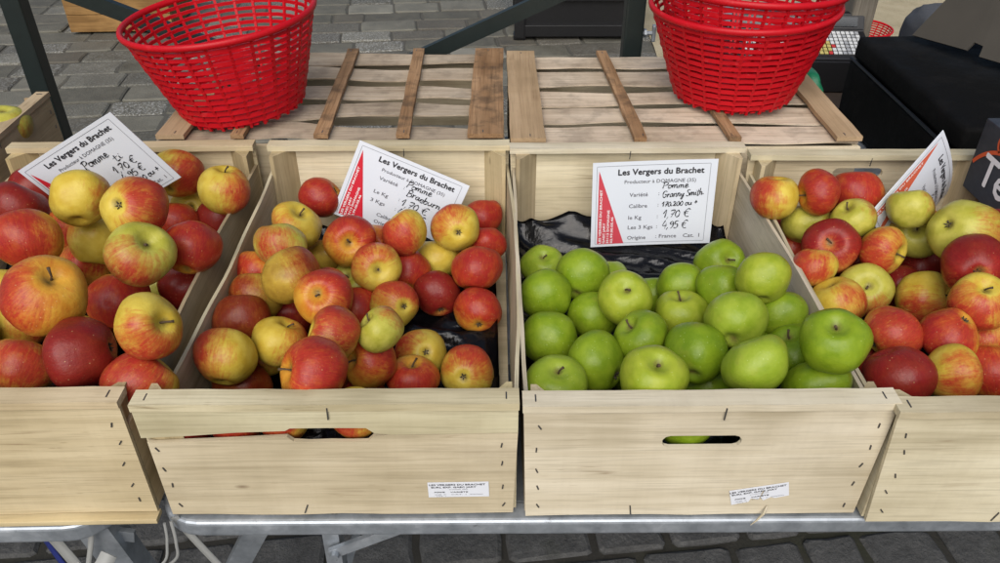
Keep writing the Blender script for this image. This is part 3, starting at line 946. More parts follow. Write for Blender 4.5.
# ------------------------------------------------------------------ red baskets
def make_basket(label, loc, rot, rt=.1545, rb=.102, h=.157, seed=1, group='red plastic baskets', top_only=False):
    t = thing('plastic_basket', label, 'basket', loc, rot, group)
    NR, NL, SEG = 28, 13, 112
    def rad(z): return rb + (rt - rb) * (z / h) ** .95
    bm = bmesh.new()
    # horizontal bands, each a flattened ring that weaves past the ribs
    for l in range(NL):
        z = .010 + (h - .022) * l / (NL - 1)
        hh, th = .0038 - .0012 * l / NL, .0015
        secs = []
        for s in range(SEG):
            a = 2 * math.pi * s / SEG
            ph = s * NR / SEG
            wv = .0009 * math.cos(math.pi * ph + math.pi * l)
            r = rad(z) + wv
            zz = z + .00025 * math.cos(2 * math.pi * ph)
            secs.append([bm.verts.new((math.cos(a) * (r + o_), math.sin(a) * (r + o_), zz + q)) for o_, q in ((-th, -hh), (th, -hh), (th, hh), (-th, hh))])
        for s in range(SEG):
            for k in range(4):
                bm.faces.new((secs[s][k], secs[(s + 1) % SEG][k], secs[(s + 1) % SEG][(k + 1) % 4], secs[s][(k + 1) % 4]))
    # ribs
    for q in range(NR):
        a = 2 * math.pi * (q + .5) / NR
        sg = []
        for i in range(13):
            z = -.0025 + (h + .0005) * i / 12
            r = rad(max(0, z))
            wd = .0023
            d = Vector((math.cos(a), math.sin(a), 0)); s_ = Vector((-math.sin(a), math.cos(a), 0))
            sg.append([bm.verts.new(d * (r + o_) + s_ * w_ + Vector((0, 0, z))) for o_, w_ in ((-.0018, -wd), (.0018, -wd), (.0018, wd), (-.0018, wd))])
        for i in range(12):
            for k in range(4):
                bm.faces.new((sg[i][k], sg[i][(k + 1) % 4], sg[i + 1][(k + 1) % 4], sg[i + 1][k]))
        bm.faces.new(sg[0]); bm.faces.new(sg[-1])
    bmesh.ops.recalc_face_normals(bm, faces=bm.faces)
    finish('woven_wall', bm, RED, t, False)
    bm = bmesh.new()
    secs = []
    for s in range(SEG):
        a = 2 * math.pi * s / SEG
        sec = []
        for k in range(8):
            b = 2 * math.pi * k / 8
            r = rt + .001 + .0045 * math.cos(b)
            sec.append(bm.verts.new((math.cos(a) * r, math.sin(a) * r, h - .001 + .0058 * math.sin(b))))
        secs.append(sec)
    for s in range(SEG):
        for k in range(8):
            bm.faces.new((secs[s][k], secs[(s + 1) % SEG][k], secs[(s + 1) % SEG][(k + 1) % 8], secs[s][(k + 1) % 8]))
    bmesh.ops.recalc_face_normals(bm, faces=bm.faces)
    finish('rim', bm, RED, t, True)
    bm = bmesh.new()
    # latticed floor
    for q in range(-5, 6):
        o_ = q * rb / 5.6
        ln = math.sqrt(max(1e-4, rb * rb - o_ * o_))
        bx(bm, o_ - .0042, o_ + .0042, -ln, ln, 0, .003)
        bx(bm, -ln, ln, o_ - .0042, o_ + .0042, .0005, .0035)
    finish('basket_floor', bm, RED, t)
    return t
make_basket('single red openwork basket leaning on the left upturned crate', (-.413, 1.335, TZ + .174), (R(1), R(-5), 0))
make_basket('lower red basket of the stacked pair on the right upturned crate', (.452, 1.372, TZ + .176), (R(.5), R(-2), R(5)), seed=2)
make_basket('upper red basket nested inside another on the right upturned crate', (.455, 1.375, TZ + .176 + .030), (R(-1.5), R(1.5), R(11)), seed=3)
make_basket('distant red basket on the sand behind the black case', (1.975, 4.12, .016), (0, 0, 0), seed=4)

# ------------------------------------------------------------------ stall frame
fr = thing('stall_frame', 'dark green steel stall frame with two upright posts and crossing braces', 'stall frame', (0, 0, 0))
def post(x, y, top, s=.040, mat=DARKPAINT):
    bm = bmesh.new(); bx(bm, -s / 2, s / 2, -s / 2, s / 2, 0, top, .004)
    return finish('post', bm, mat, fr, False, (x, y, 0))
PY = 1.68
post(-0.9440, PY, 2.3); post(0.3206, PY, 2.3)
def brace(p, q):
    bm = bmesh.new(); bar(bm, p, q, .032, .016); finish('brace', bm, DARKPAINT, fr)
brace((-0.9634, 1.7000, 1.0707), (-0.2917, 1.7000, 0.7863)); brace((0.3405, 1.7180, 1.0823), (-0.3585, 1.7180, 0.7703))
bm = bmesh.new(); tube(bm, [(.336, PY, 0.9323), (.362, PY, 0.9323)], .0045, 10); tube(bm, [(.345, PY, 0.9323), (.350, PY, 0.9323)], .009, 6)
wb = finish('wing_bolt', bm, STEEL, fr)
bm = bmesh.new(); bx(bm, .362, .370, PY - .006, PY + .006, 0.9323 - .018, 0.9323 + .018, .003); finish('wing', bm, STEEL, wb)

# grey post further back
GREYWOOD = wood('grey_post_wood', 2, (.11, .095, .075), (.22, .195, .155), .3, .5)
bm = bmesh.new(); bx(bm, -.031, .031, -.031, .031, 0, 2.3, .006)
tag(finish('support_post', bm, GREYWOOD, None, False, (1.010, 2.14, 0)), 'grey wooden upright post rising beside the cash scale', 'post')

# ------------------------------------------------------------------ things on the ground behind
bc = thing('plastic_bin', 'black plastic bin with a recessed front standing on the paving behind the post', 'bin', (.545, 4.47, 0), (0, 0, R(-1)))
bm = bmesh.new()
def frame_box(bm, w, d, h):
    bx(bm, -w / 2 + .03, w / 2 - .03, .03, d - .03, .03, h - .03)
    for x0, x1 in ((-w / 2, -w / 2 + .06), (w / 2 - .06, w / 2)):
        for y0, y1 in ((0, .06), (d - .06, d)):
            bx(bm, x0, x1, y0, y1, 0.01, h, .008)
    for z0, z1 in ((.02, .085), (.215, .25)):
        bx(bm, -w / 2 + .05, w / 2 - .05, .006, .05, z0, z1, .004)
    bx(bm, -w / 2 - .006, w / 2 + .006, -.006, d + .006, h - .03, h + .01, .008)
frame_box(bm, .71, .5, .42)
finish('body', bm, BLACKPL, bc)
for sx in (-1, 1):
    for yy in (.05, .45):
        bm = bmesh.new(); bx(bm, sx * .325 - .035, sx * .325 + .035, yy - .04, yy + .04, 0, .03, .006); finish('foot', bm, BLACKPL, bc)
pb = thing('wooden_box', 'tan plank box standing on the paving behind the red basket', 'box', (-2.06, 4.66, 0), (0, 0, R(2)))
WTAN = wood('tan_plank', 0, (.23, .13, .045), (.36, .22, .085), .35, .6)
for k in range(4):
    box_obj('plank', (-.29, .29, 0, .02, .012 + k * .098, .108 + k * .098), WTAN, pb, .004, (1, .95, .9))
for sx in (-1, 1):
    box_obj('side_plank', (sx * .28 - .012, sx * .28 + .012, .021, .40, .012, .40), WTAN, pb, .004, (.9, .9, .9))
box_obj('back_plank', (-.265, .265, .38, .40, .012, .40), WTAN, pb, .004, (.9, .9, .9))
box_obj('base_board', (-.265, .265, .022, .379, .012, .03), WTAN, pb, .002, (.8, .8, .8))

# litter: a cigarette end on the stones
bm = bmesh.new(); tube(bm, [(-1.385, 2.755, .012), (-1.345, 2.775, .012)], .005, 8)
tag(finish('paper_scrap', bm, PAPER), 'small white scrap lying on the paving at left', 'litter')

# ------------------------------------------------------------------ right background
st = thing('side_table', 'low dark table behind the right crate carrying scale and bag', 'table', (1.2, 2.02, 0))
box_obj('table_top', (-.52, .85, -.24, .30, .655, .675), plain('dark_board', (.05, .035, .025), .6, 0, .3), st, .004)
for x in (-.48, .80):
    for y in (-.2, .26):
        box_obj('leg', (x - .02, x + .02, y - .02, y + .02, 0, .654), DARKPAINT, st, .003)

sc_ = thing('cash_scale', 'black shop scale with a pale keypad and grey tray beside the baskets', 'scale', (.835, 1.985, .676), (0, 0, R(-4)))
bm = bmesh.new()
prof = [(0, 0), (0, .085), (.012, .095), (.115, .128), (.135, .165), (.165, .165), (.185, .10), (.30, .10), (.30, 0)]
hw = .17
lo = [bm.verts.new((-hw, y, z)) for y, z in prof]; hi = [bm.verts.new((hw, y, z)) for y, z in prof]
bm.faces.new(lo); bm.faces.new(hi)
for i in range(len(prof)):
    j = (i + 1) % len(prof)
    bm.faces.new((lo[i], lo[j], hi[j], hi[i]))
bmesh.ops.recalc_face_normals(bm, faces=bm.faces)
bmesh.ops.bevel(bm, geom=list(bm.edges), offset=.004, segments=2, affect='EDGES')
finish('body', bm, BLACKPL, sc_)
slope = math.atan2(.033, .103)
KEYW = plain('key_white', (.62, .63, .62), .5); KEYY = plain('key_yellow', (.50, .42, .14), .5); KEYR = plain('key_red', (.5, .04, .04), .5); KEYG = plain('key_grey', (.35, .36, .37), .5)
rk = random.Random(8)
for i in range(26):
    for j in range(7):
        x = -.150 + i * .0118; y = .020 + j * .0135
        m = (KEYY if 11 < i < 19 and rk.random() < .55 else KEYR if rk.random() < .06 else KEYG if i > 18 and rk.random() < .3 else KEYW)
        bm = bmesh.new(); bx(bm, -.0047, .0047, -.0052, .0052, 0, .003, .0008)
        o = finish('key', bm, m, sc_, False, (x, y, .095 + (y - .012) * .32 + .0008)); o.rotation_euler = (slope, 0, 0)
bm = bmesh.new(); bx(bm, -.15, .15, -.001, .001, -.012, .012); o = finish('display', bm, plain('display_glass', (.012, .016, .02), .15), sc_, False, (0, .1235, .148)); o.rotation_euler = (R(-28), 0, 0)
box_obj('weighing_tray', (-.17, .17, .19, .42, .106, .116), plain('tray_grey', (.30, .31, .32), .4, .3), sc_, .004)
bm = bmesh.new(); bx(bm, -.05, .05, .25, .33, .06, .1055, .004); finish('tray_stem', bm, BLACKPL, sc_)

# black case
def rounded_case():
    t = thing('storage_case', 'large soft black case with a seamed lid behind the right crate', 'case', (1.10, 1.425, TZ), (0, 0, R(-1)))
    m = NT('black_fabric')
    co = m.coord()
    f = m.noise(co, 30, 6, .65)
    c = m.mix(m.ramp(m.noise(co, 8, 5, .65), [(.45, 0), (.75, 1)]), (.0035, .0034, .0033), (.012, .0112, .0105))
    m.bump(f, .35, .004)
    mat = m.out(c, m.ramp(f, [(.3, .6), (.7, .9)]), Specular_IOR_Level=.12)
    for name, z0, z1, grow in (('body', .002, .128, .004), ('lid', .131, .178, .001)):
        bm = bmesh.new()
        bx(bm, -.305 - grow, .5 + grow, -.235 - grow, .235 + grow, z0, z1, .010 if name == 'lid' else .008)
        bmesh.ops.subdivide_edges(bm, edges=[e for e in bm.edges if e.calc_length() > .08], cuts=10, use_grid_fill=True)
        for v in bm.verts:
            n3 = noise.noise_vector(v.co * 7)
            v.co += n3 * .004
            if name == 'lid' and v.co.z > .16:
                v.co.z += .006 * noise.noise(v.co * 5)
        finish(name, bm, mat, t, True)
    bm = bmesh.new(); tube(bm, [(-.309, -.236, .130), (-.309, .236, .130)], .0032, 8); finish('seam', bm, BLACKPL, t)
    return t
rounded_case()
CARTON = plain('grey_carton', (.050, .044, .034), .85, 0, .25, 14)
cb = thing('cardboard_sheet', 'folded grey brown cardboard lying tilted across the black case', 'cardboard', (.893, 1.625, TZ + .190))
e1 = Vector((.125, -.25, 0)).normalized(); e2 = Vector((.068, -.03, .078)); e2 = (e2 - e1 * e2.dot(e1)).normalized(); e3 = e1.cross(e2)
cb.matrix_world = Matrix.Translation((.893, 1.625, TZ + .190)) @ Matrix(((e1.x, e2.x, e3.x), (e1.y, e2.y, e3.y), (e1.z, e2.z, e3.z))).to_4x4()
bm = bmesh.new()
out = [(0, 0), (.125, .004), (.130, .022), (.150, .020), (.155, .0), (.36, .008), (.37, .30), (.24, .305), (.075, .285)]
lo = [bm.verts.new((x, y, .006 * math.sin(x * 9 + y * 5))) for x, y in out]
hi = [bm.verts.new((x, y, .005 + .006 * math.sin(x * 9 + y * 5))) for x, y in out]
bm.faces.new(lo); bm.faces.new(hi)
for i in range(len(out)):
    j = (i + 1) % len(out); bm.faces.new((lo[i], lo[j], hi[j], hi[i]))
bmesh.ops.recalc_face_normals(bm, faces=bm.faces)
bmesh.ops.triangulate(bm, faces=[f for f in bm.faces if len(f.verts) > 4])
finish('sheet', bm, CARTON, cb)
bm = bmesh.new(); bx(bm, .08, .366, .306, .311, -.10, -.001, .001); finish('flap', bm, CARTON, cb)

# grey denim bag
def bag(name, label, cat, loc, size, mat, seed, patch=None, rot=0):
    bm = bmesh.new()
    bmesh.ops.create_icosphere(bm, subdivisions=4, radius=1)
    for v in bm.verts:
        p = v.co.copy()
        q = Vector([math.copysign(abs(c) ** .62, c) for c in p])
        q.x *= size[0]; q.y *= size[1]; q.z *= size[2]
        n = noise.noise(p * 2.2 + Vector((seed, 0, 0))) * .10 + noise.noise(p * 6 + Vector((seed, 3, 0))) * .03
        q *= 1 + n
        q.z = max(q.z, -size[2] * .9)
        v.co = q + Vector((0, 0, size[2] * .9))
    o = finish(name, bm, mat, None, True, loc)
    o.rotation_euler = (0, 0, rot)
    return tag(o, label, cat)
def mk_denim():
    t = NT('grey_cloth')
    co = t.coord()
    f = t.noise(co, 160, 3, .6)
    c = t.mix(f, (.045, .048, .055), (.085, .09, .10))
    p = t.math('MULTIPLY', t.ramp(t.noise(co, 9, 3, .6), [(.45, 0), (.55, 1)]), .5)
    t.bump(f, .3, .002)
    return t.out(t.mix(p, c, (.06, .065, .08)), .9)
bg_ = bag('cloth_bag', 'grey cloth bag with a faded blue and white print behind the black case', 'bag', (1.30, 2.19, .676), (.110, .09, .082), mk_denim(), 2)
bm = bmesh.new()
BLUEP = plain('faded_blue_print', (.16, .22, .34), .8, 0, .4, 60)
for k in range(3):
    cx, cz = .00 + k * .030, .105 + k * .004
    for a0 in range(14):
        a1, a2 = 2 * math.pi * a0 / 14, 2 * math.pi * (a0 + 1) / 14
        vs4 = []
        for a, r in ((a1, .017), (a2, .017), (a2, .009), (a1, .009)):
            vs4.append(bm.verts.new((cx + math.cos(a) * r, 0, cz + math.sin(a) * r * 1.2)))
        bm.faces.new(vs4)
pr = finish('faded_print', bm, BLUEP, bg_)
# press the print onto the cloth
import mathutils
bpy.context.view_layer.update()
bvh = mathutils.bvhtree.BVHTree.FromObject(bg_, bpy.context.evaluated_depsgraph_get())
for v in pr.data.vertices:
    hit = bvh.ray_cast(Vector((v.co.x, -1, v.co.z)), Vector((0, 1, 0)))
    if hit[0] is not None: v.co = hit[0] + Vector((0, -.002, .001))
GREENB = plain('green_plastic', (.012, .17, .075), .38, 0, .15)
bag('plastic_bag', 'green plastic bag tucked beside the right upturned crate', 'bag', (.648, 1.525, TZ + .0), (.026, .055, .082), GREENB, 5)

# printed carton on the right
def mk_board():
    t = NT('dark_printed_card')
    co = t.coord()
    a = t.noise(co, 45, 5, .7)
    c = t.mix(t.ramp(a, [(.4, 0), (.7, 1)]), (.022, .027, .036), (.038, .043, .055))
    sp = t.ramp(t.noise(co, 220, 2, .5), [(.70, 0), (.74, 1)])
    return t.out(t.mix(t.math('MULTIPLY', sp, .5), c, (.3, .3, .32)), .6)
ct = thing('printed_carton', 'dark slate carton printed with white letters and an orange arc at right', 'carton', (.7405, 1.082, TZ + .1335), (0, 0, R(-90)))
# local x runs towards the viewer, local -y is the printed face side (world -x)
bm = bmesh.new(); bx(bm, 0, .36, .0, .20, 0, .112, .002)
finish('box', bm, mk_board(), ct)
bm = bmesh.new()
put_text(bm, 'Te', .030, .026, .046, .066, 0, R(-2), .0012)
for v in bm.verts: v.co = Vector((v.co.x, -.0012 - v.co.z, v.co.y))
finish('lettering', bm, WHITEINK, ct)
bm = bmesh.new()
ORANGE = plain('orange_print', (.62, .085, .02), .5)
def arc(bm, cx, cz, r, w, a0, a1, n=24, z=0):
    prev = None
    for i in range(n + 1):
        a = R(a0 + (a1 - a0) * i / n)
        pr_ = (bm.verts.new((cx + math.cos(a) * (r - w / 2), -.0010 - z, cz + math.sin(a) * (r - w / 2))), bm.verts.new((cx + math.cos(a) * (r + w / 2), -.0010 - z, cz + math.sin(a) * (r + w / 2))))
        if prev: bm.faces.new((prev[0], pr_[0], pr_[1], prev[1]))
        prev = pr_
arc(bm, .085, -.012, .098, .006, 145, 30)
finish('orange_arc', bm, ORANGE, ct)
bm = bmesh.new(); arc(bm, .060, .095, .014, .004, 250, 20); finish('orange_mark', bm, ORANGE, ct)

# ------------------------------------------------------------------ plastic in the crates
def mk_film():
    t = NT('black_film')
    co = t.coord()
    f = t.noise(co, 30, 4, .6, None, 1.0)
    t.bump(f, .22, .008)
    return t.out((.010, .010, .012), .20, Specular_IOR_Level=.65)
FILM = mk_film()
def liner(name, label, crate_box, zf, rise, seed, amp, cups=False):
    x0, x1, y0, y1 = crate_box
    bm = bmesh.new()
    nx, ny = 70, 110
    V = []
    for i in range(nx + 1):
        row = []
        for j in range(ny + 1):
            x = x0 + (x1 - x0) * i / nx; y = y0 + (y1 - y0) * j / ny
            p = Vector((x * 10 + .6 * math.sin(y * 23), y * 15, seed))
            rid = 1 - abs(noise.noise(p)) * 2
            n2 = 1 - abs(noise.noise(p * 1.7 + Vector((4, 1, 0)))) * 2
            z = zf + amp * (.6 * max(0, rid) ** 2 + .3 * max(0, n2) ** 2)
            if cups:
                u = math.cos(2 * math.pi * x / .066) * math.cos(2 * math.pi * y / .066)
                z = zf + .016 * (.5 + .5 * u) ** 1.5 + amp * .4 * max(0, n2) ** 2
            # climbs the back board in an uneven fold
            b = max(0, 1 - (y1 - y) / .055)
            prof = rise * (.55 + .45 * math.sin((x - x0) / (x1 - x0) * math.pi * 1.15 + .1) + .35 * noise.noise(Vector((x * 16, seed, 2))))
            z += b ** 1.6 * prof
            s = max(0, 1 - min(x - x0, x1 - x) / .02)
            z += s ** 2 * .012
            row.append(bm.verts.new((x, y, z)))
        V.append(row)
    for i in range(nx):
        for j in range(ny):
            bm.faces.new((V[i][j], V[i + 1][j], V[i + 1][j + 1], V[i][j + 1]))
    ex = bmesh.ops.solidify(bm, geom=list(bm.faces), thickness=-.0006)
    return tag(finish(name, bm, FILM, None, True), label, 'liner')
liner('plastic_liner', 'crumpled black plastic film lining the green apple crate', (.050, .398, .600, 1.132), TZ + .0105, .044, 3.1, .020)
liner('plastic_liner', 'glossy black plastic film showing at the front right of the second crate', (-.335, .018, .605, 1.145), TZ + .0105, .004, 7.7, .034)
liner('fruit_tray', 'dark moulded tray hidden under the apples of the leftmost crate', (-.735, -.380, .615, 1.155), TZ + .0125, .004, 9.2, .010, True)
liner('fruit_tray', 'dark moulded tray hidden under the apples of the rightmost crate', (.422, .765, .590, 1.095), TZ + .0105, .004, 12.4, .010, True)

# ------------------------------------------------------------------ apples
APPLES = [
    ('A', -0.533, 0.9462, 0.954, 0.0359, -0.13, 0.86, 0.49, 0.98, 0.17, -0.04, 'N', 0.1, 'y', 'plain yellow apple resting against the slanted price card, leftmost crate'),
    ('A', -0.4443, 0.9007, 0.962, 0.0399, 0.19, 0.73, -0.66, 0.92, 0.11, 0.39, 'C', 0.62, 'y', 'apple with yellow left cheek and red right cheek below the slanted card, leftmost crate'),
    ('A', -0.417, 0.824, 0.9415, 0.0381, 0.6, -0.23, 0.77, -0.08, -0.97, -0.22, 'S', 0.36, 'g', 'yellow green apple with stem hollow up and red lower left cheek, leftmost crate'),
    ('A', -0.3826, 0.8974, 0.9043, 0.0355, 0.07, 0.88, 0.48, 0.41, -0.46, 0.79, 'N', 0.97, 'o', 'pinkish red round apple close to the side board, leftmost crate'),
    ('A', -0.3813, 1.0554, 0.905, 0.0357, 0.23, 0.16, 0.96, 0.95, -0.25, -0.19, 'S', 0.42, 'y', 'yellow apple striped orange alone in the back corner, leftmost crate'),
    ('A', -0.4717, 1.1218, 0.8982, 0.037, 0.13, 0.94, 0.32, 0.99, -0.14, -0.0, 'N', 0.62, 'y', 'red and yellow apple half covered by the slanted card, leftmost crate'),
    ('A', -0.4711, 1.1402, 0.8275, 0.0304, -0.34, 0.74, -0.58, 0.94, 0.29, -0.18, 'C', 0.15, 'y', 'small yellow apple low between red ones near the back board, leftmost crate'),
    ('A', -0.4151, 1.1093, 0.8188, 0.0365, 0.01, 0.51, 0.86, 0.31, -0.82, 0.48, 'N', 1.0, 'r', 'dark red apple in shade beneath the orange striped one, leftmost crate'),
    ('A', -0.4744, 1.0841, 0.8364, 0.0318, 0.01, 0.51, 0.86, 0.35, -0.81, 0.47, 'N', 0.75, 'o', 'orange red apple hidden behind two bigger apples, leftmost crate'),
    ('A', -0.5694, 0.8637, 0.9405, 0.038, -0.35, 0.64, 0.68, -0.19, -0.76, 0.62, 'N', 0.72, 'o', 'large mottled orange red apple with a yellow patch on top, leftmost crate'),
    ('A', -0.6929, 1.1131, 0.8779, 0.0365, 0.01, 0.48, 0.88, 0.48, -0.77, 0.41, 'N', 1.0, 'r', 'red apple under the lower left corner of the slanted card, leftmost crate'),
    ('A', -0.6313, 0.9631, 0.9305, 0.0363, 0.4, 0.63, 0.66, 0.5, -0.76, 0.42, 'N', 1.0, 'r', 'red apple in the back left, behind the big mottled one, leftmost crate'),
    ('A', -0.6404, 1.0766, 0.8253, 0.0365, 0.01, 0.52, 0.85, -0.22, -0.83, 0.51, 'N', 0.42, 'o', 'pinkish yellow apple under the plain yellow one, leftmost crate'),
    ('A', -0.544, 0.9723, 0.8724, 0.0365, 0.19, 0.59, 0.79, -0.88, -0.25, 0.4, 'N', 0.12, 'y', 'yellow apple low between the pinkish and the two toned ones, leftmost crate'),
    ('A', -0.5852, 0.9869, 0.814, 0.0365, 0.01, 0.74, 0.67, 0.13, -0.67, 0.73, 'N', 0.48, 'y', 'yellow apple with an orange top, mid pile, leftmost crate'),
    ('A', -0.483, 0.7234, 0.953, 0.0407, 0.53, -0.24, 0.81, -0.75, -0.57, 0.32, 'S', 0.52, 'o', 'biggest orange apple, red on its left, stem hollow on top, leftmost crate'),
    ('A', -0.4697, 0.8403, 0.8615, 0.0365, 0.16, 0.54, 0.83, 0.38, -0.81, 0.45, 'N', 0.85, 'o', 'wide orange red apple tucked behind the deep red one, leftmost crate'),
    ('A', -0.3551, 0.6747, 0.947, 0.0342, 0.84, -0.28, 0.45, 0.02, -0.83, -0.56, 'S', 0.56, 'y', 'apple with a yellow top and red underside close to the front corner, leftmost crate'),
    ('A', -0.4325, 0.6738, 0.9136, 0.0373, -0.98, -0.19, -0.11, 0.09, -0.82, 0.57, 'C', 1.0, 'r', 'deep crimson apple lying on its side near the front rail, leftmost crate'),
    ('A', -0.5554, 0.7402, 0.8356, 0.0363, 0.1, 0.86, 0.5, 0.19, -0.51, 0.84, 'N', 0.6, 'y', 'yellow apple streaked with red touching the front rail, leftmost crate'),
    ('A', -0.3718, 0.6535, 0.886, 0.0361, 0.65, 0.6, 0.47, -0.27, -0.39, 0.88, 'N', 0.8, 'y', 'red apple with a yellow shoulder squeezed at the front corner post, leftmost crate'),
    ('A', -0.6249, 0.86, 0.8049, 0.0366, 0.02, 0.62, 0.79, 0.94, -0.28, 0.2, 'N', 0.28, 'y', 'yellow apple below the biggest orange one, leftmost crate'),
    ('A', -0.4622, 0.9562, 0.8013, 0.0364, 0.01, 0.58, 0.82, 0.93, 0.29, -0.22, 'N', 0.05, 'g', 'yellow green apple peeping out behind the green cheeked one, leftmost crate'),
    ('A', -0.4107, 0.9161, 0.8254, 0.0364, 0.01, 0.58, 0.81, 0.34, -0.77, 0.54, 'N', 1.0, 'r', 'dark red apple wedged against the side board, leftmost crate'),
    ('A', -0.6706, 0.9214, 0.8228, 0.0366, 0.01, 0.58, 0.81, 0.86, 0.41, -0.31, 'N', 0.15, 'y', 'yellow apple cut by the left edge of the picture, leftmost crate'),
    ('B', -0.2587, 1.1351, 0.8476, 0.0315, -0.87, -0.04, -0.5, -0.3, -0.76, 0.58, 'C', 0.95, 'o', 'dark red apple alone against the back board left of the card, second crate'),
    ('B', -0.2731, 1.0122, 0.8675, 0.0344, 0.49, -0.11, 0.87, -0.71, -0.62, 0.33, 'S', 0.1, 'y', 'yellow apple with stem hollow showing in the back left, second crate'),
    ('B', -0.2712, 0.9146, 0.8948, 0.0329, -0.12, 0.6, 0.79, -0.16, -0.8, 0.58, 'N', 0.3, 'g', 'green apple with a brownish top, second crate'),
    ('B', -0.244, 0.8415, 0.8958, 0.0348, -0.46, 0.59, 0.66, 0.86, 0.11, 0.5, 'N', 0.3, 'm', 'mustard coloured apple in the left half, second crate'),
    ('B', -0.2378, 1.0297, 0.7979, 0.0346, 0.01, 0.55, 0.84, 0.98, 0.15, -0.12, 'N', 0.25, 'm', 'yellowish apple half hidden behind the mustard one, second crate'),
    ('B', -0.19, 0.9739, 0.8644, 0.0353, 0.09, -0.9, 0.43, 0.11, 0.44, 0.89, 'S', 0.85, 'o', 'pinkish red apple with its stem facing out under the card, second crate'),
    ('B', -0.1132, 0.9935, 0.8646, 0.0317, -0.55, 0.28, 0.78, -0.66, -0.73, -0.2, 'N', 0.72, 'y', 'red apple with a yellow right side covering the card bottom, second crate'),
    ('B', -0.0403, 1.0197, 0.8561, 0.034, -0.09, 0.94, -0.32, -0.63, 0.2, 0.75, 'C', 0.42, 'y', 'yellow apple with red shoulder and a dark eye, right of the card, second crate'),
    ('B', -0.0001, 1.1242, 0.8134, 0.0301, 0.01, 0.5, 0.86, 0.0, -0.86, 0.5, 'N', 1.0, 'o', 'dark red apple in the back right corner, second crate'),
    ('B', -0.1491, 0.925, 0.8519, 0.033, 0.2, -0.9, 0.4, -0.35, 0.32, 0.88, 'S', 0.55, 'y', 'pale pink apple with its stem end facing the viewer, second crate'),
    ('B', -0.0714, 1.0266, 0.7954, 0.0336, 0.01, 0.55, 0.84, 1.0, 0.04, -0.04, 'N', 0.05, 'y', 'clear yellow apple in the middle of the right half, second crate'),
    ('B', -0.0097, 0.9543, 0.8265, 0.0345, 0.12, 0.72, 0.68, 0.0, -0.69, 0.73, 'N', 0.88, 'o', 'orange red apple against the right side board, second crate'),
    ('B', 0.0039, 1.0338, 0.8186, 0.0288, 0.01, 0.53, 0.85, -0.0, -0.85, 0.53, 'N', 0.95, 'o', 'dull red apple between the corner one and the orange red one, second crate'),
    ('B', -0.1133, 0.9792, 0.8044, 0.0337, -0.06, 0.98, 0.17, 0.08, -0.17, 0.98, 'C', 0.9, 'o', 'dull red apple in shade right of the pale pink one, second crate'),
    ('B', -0.0679, 0.9382, 0.7949, 0.0316, -0.16, 0.89, 0.42, 0.08, -0.41, 0.91, 'C', 0.97, 'r', 'bright red apple with a yellow eye at its underside, second crate'),
    ('B', -0.0089, 0.8971, 0.7941, 0.0322, 0.0, 0.99, 0.12, 0.29, -0.12, 0.95, 'C', 0.85, 'o', 'orange red apple above the bare black film on the right, second crate'),
    ('B', -0.1216, 0.881, 0.8202, 0.0312, -0.51, 0.75, -0.41, 0.2, 0.57, 0.8, 'C', 0.7, 'y', 'plum red and yellow apple with its eye turned right, second crate'),
    ('B', -0.1887, 0.9652, 0.7974, 0.0344, -0.28, -0.47, 0.84, 0.96, -0.08, 0.27, 'S', 0.1, 'g', 'greenish apple in shade behind the striped pink one, second crate'),
    ('B', -0.1958, 0.7974, 0.8941, 0.0338, -0.09, -0.66, 0.74, 0.64, 0.53, 0.55, 'S', 0.8, 'o', 'pinkish red apple with a yellow stripe running from its stem, second crate'),
    ('B', -0.1207, 0.7361, 0.8898, 0.0266, -0.68, -0.01, 0.73, 0.72, 0.13, 0.68, 'S', 0.08, 'g', 'yellow green apple with stem at upper left, centre of the crate, second crate'),
    ('B', -0.1715, 0.7174, 0.8984, 0.0315, -0.91, -0.06, 0.42, 0.42, -0.07, 0.9, 'N', 0.66, 'y', 'salmon apple with a pale yellow patch at left, second crate'),
    ('B', -0.253, 0.7719, 0.8453, 0.0313, 0.44, 0.33, 0.84, 0.88, 0.03, -0.48, 'S', 0.5, 'y', 'yellow and red apple spotted with brown blemishes, stem up, second crate'),
    ('B', -0.3051, 0.7282, 0.8593, 0.0342, 0.06, 0.83, 0.56, -0.88, -0.23, 0.42, 'N', 0.52, 'y', 'large apple, red left half and yellow right half, front left corner, second crate'),
    ('B', -0.3049, 0.8031, 0.8563, 0.0337, 0.01, 0.61, 0.79, 0.29, -0.76, 0.58, 'N', 0.95, 'm', 'dull brownish red apple by the left side board, second crate'),
    ('B', -0.3004, 0.8657, 0.848, 0.033, 0.01, 0.59, 0.81, -0.65, -0.61, 0.45, 'N', 0.35, 'm', 'golden apple by the left side board, second crate'),
    ('B', -0.3107, 0.9254, 0.8493, 0.0312, 0.01, 0.56, 0.83, -0.49, -0.72, 0.49, 'N', 0.45, 'o', 'orange apple peeping out under the green one at the left board, second crate'),
    ('B', -0.2683, 0.8845, 0.7963, 0.0339, 0.01, 0.61, 0.79, 0.23, -0.77, 0.59, 'N', 0.95, 'o', 'red apple in the gap above the blemished one, second crate'),
    ('B', -0.1798, 0.6408, 0.9115, 0.0351, -0.83, -0.34, 0.45, 0.56, -0.5, 0.66, 'S', 0.8, 'o', 'big glossy red apple resting on the front rail, second crate'),
    ('B', -0.1371, 0.7382, 0.8395, 0.031, -0.75, -0.39, 0.54, 0.6, -0.05, 0.8, 'S', 0.6, 'o', 'orange apple with its stem hollow turned left near the front rail, second crate'),
    ('B', -0.0821, 0.8055, 0.7943, 0.0325, -0.29, 0.66, -0.69, -0.94, -0.05, 0.33, 'C', 0.38, 'y', 'yellow apple with red left edge beside the bare black film, second crate'),
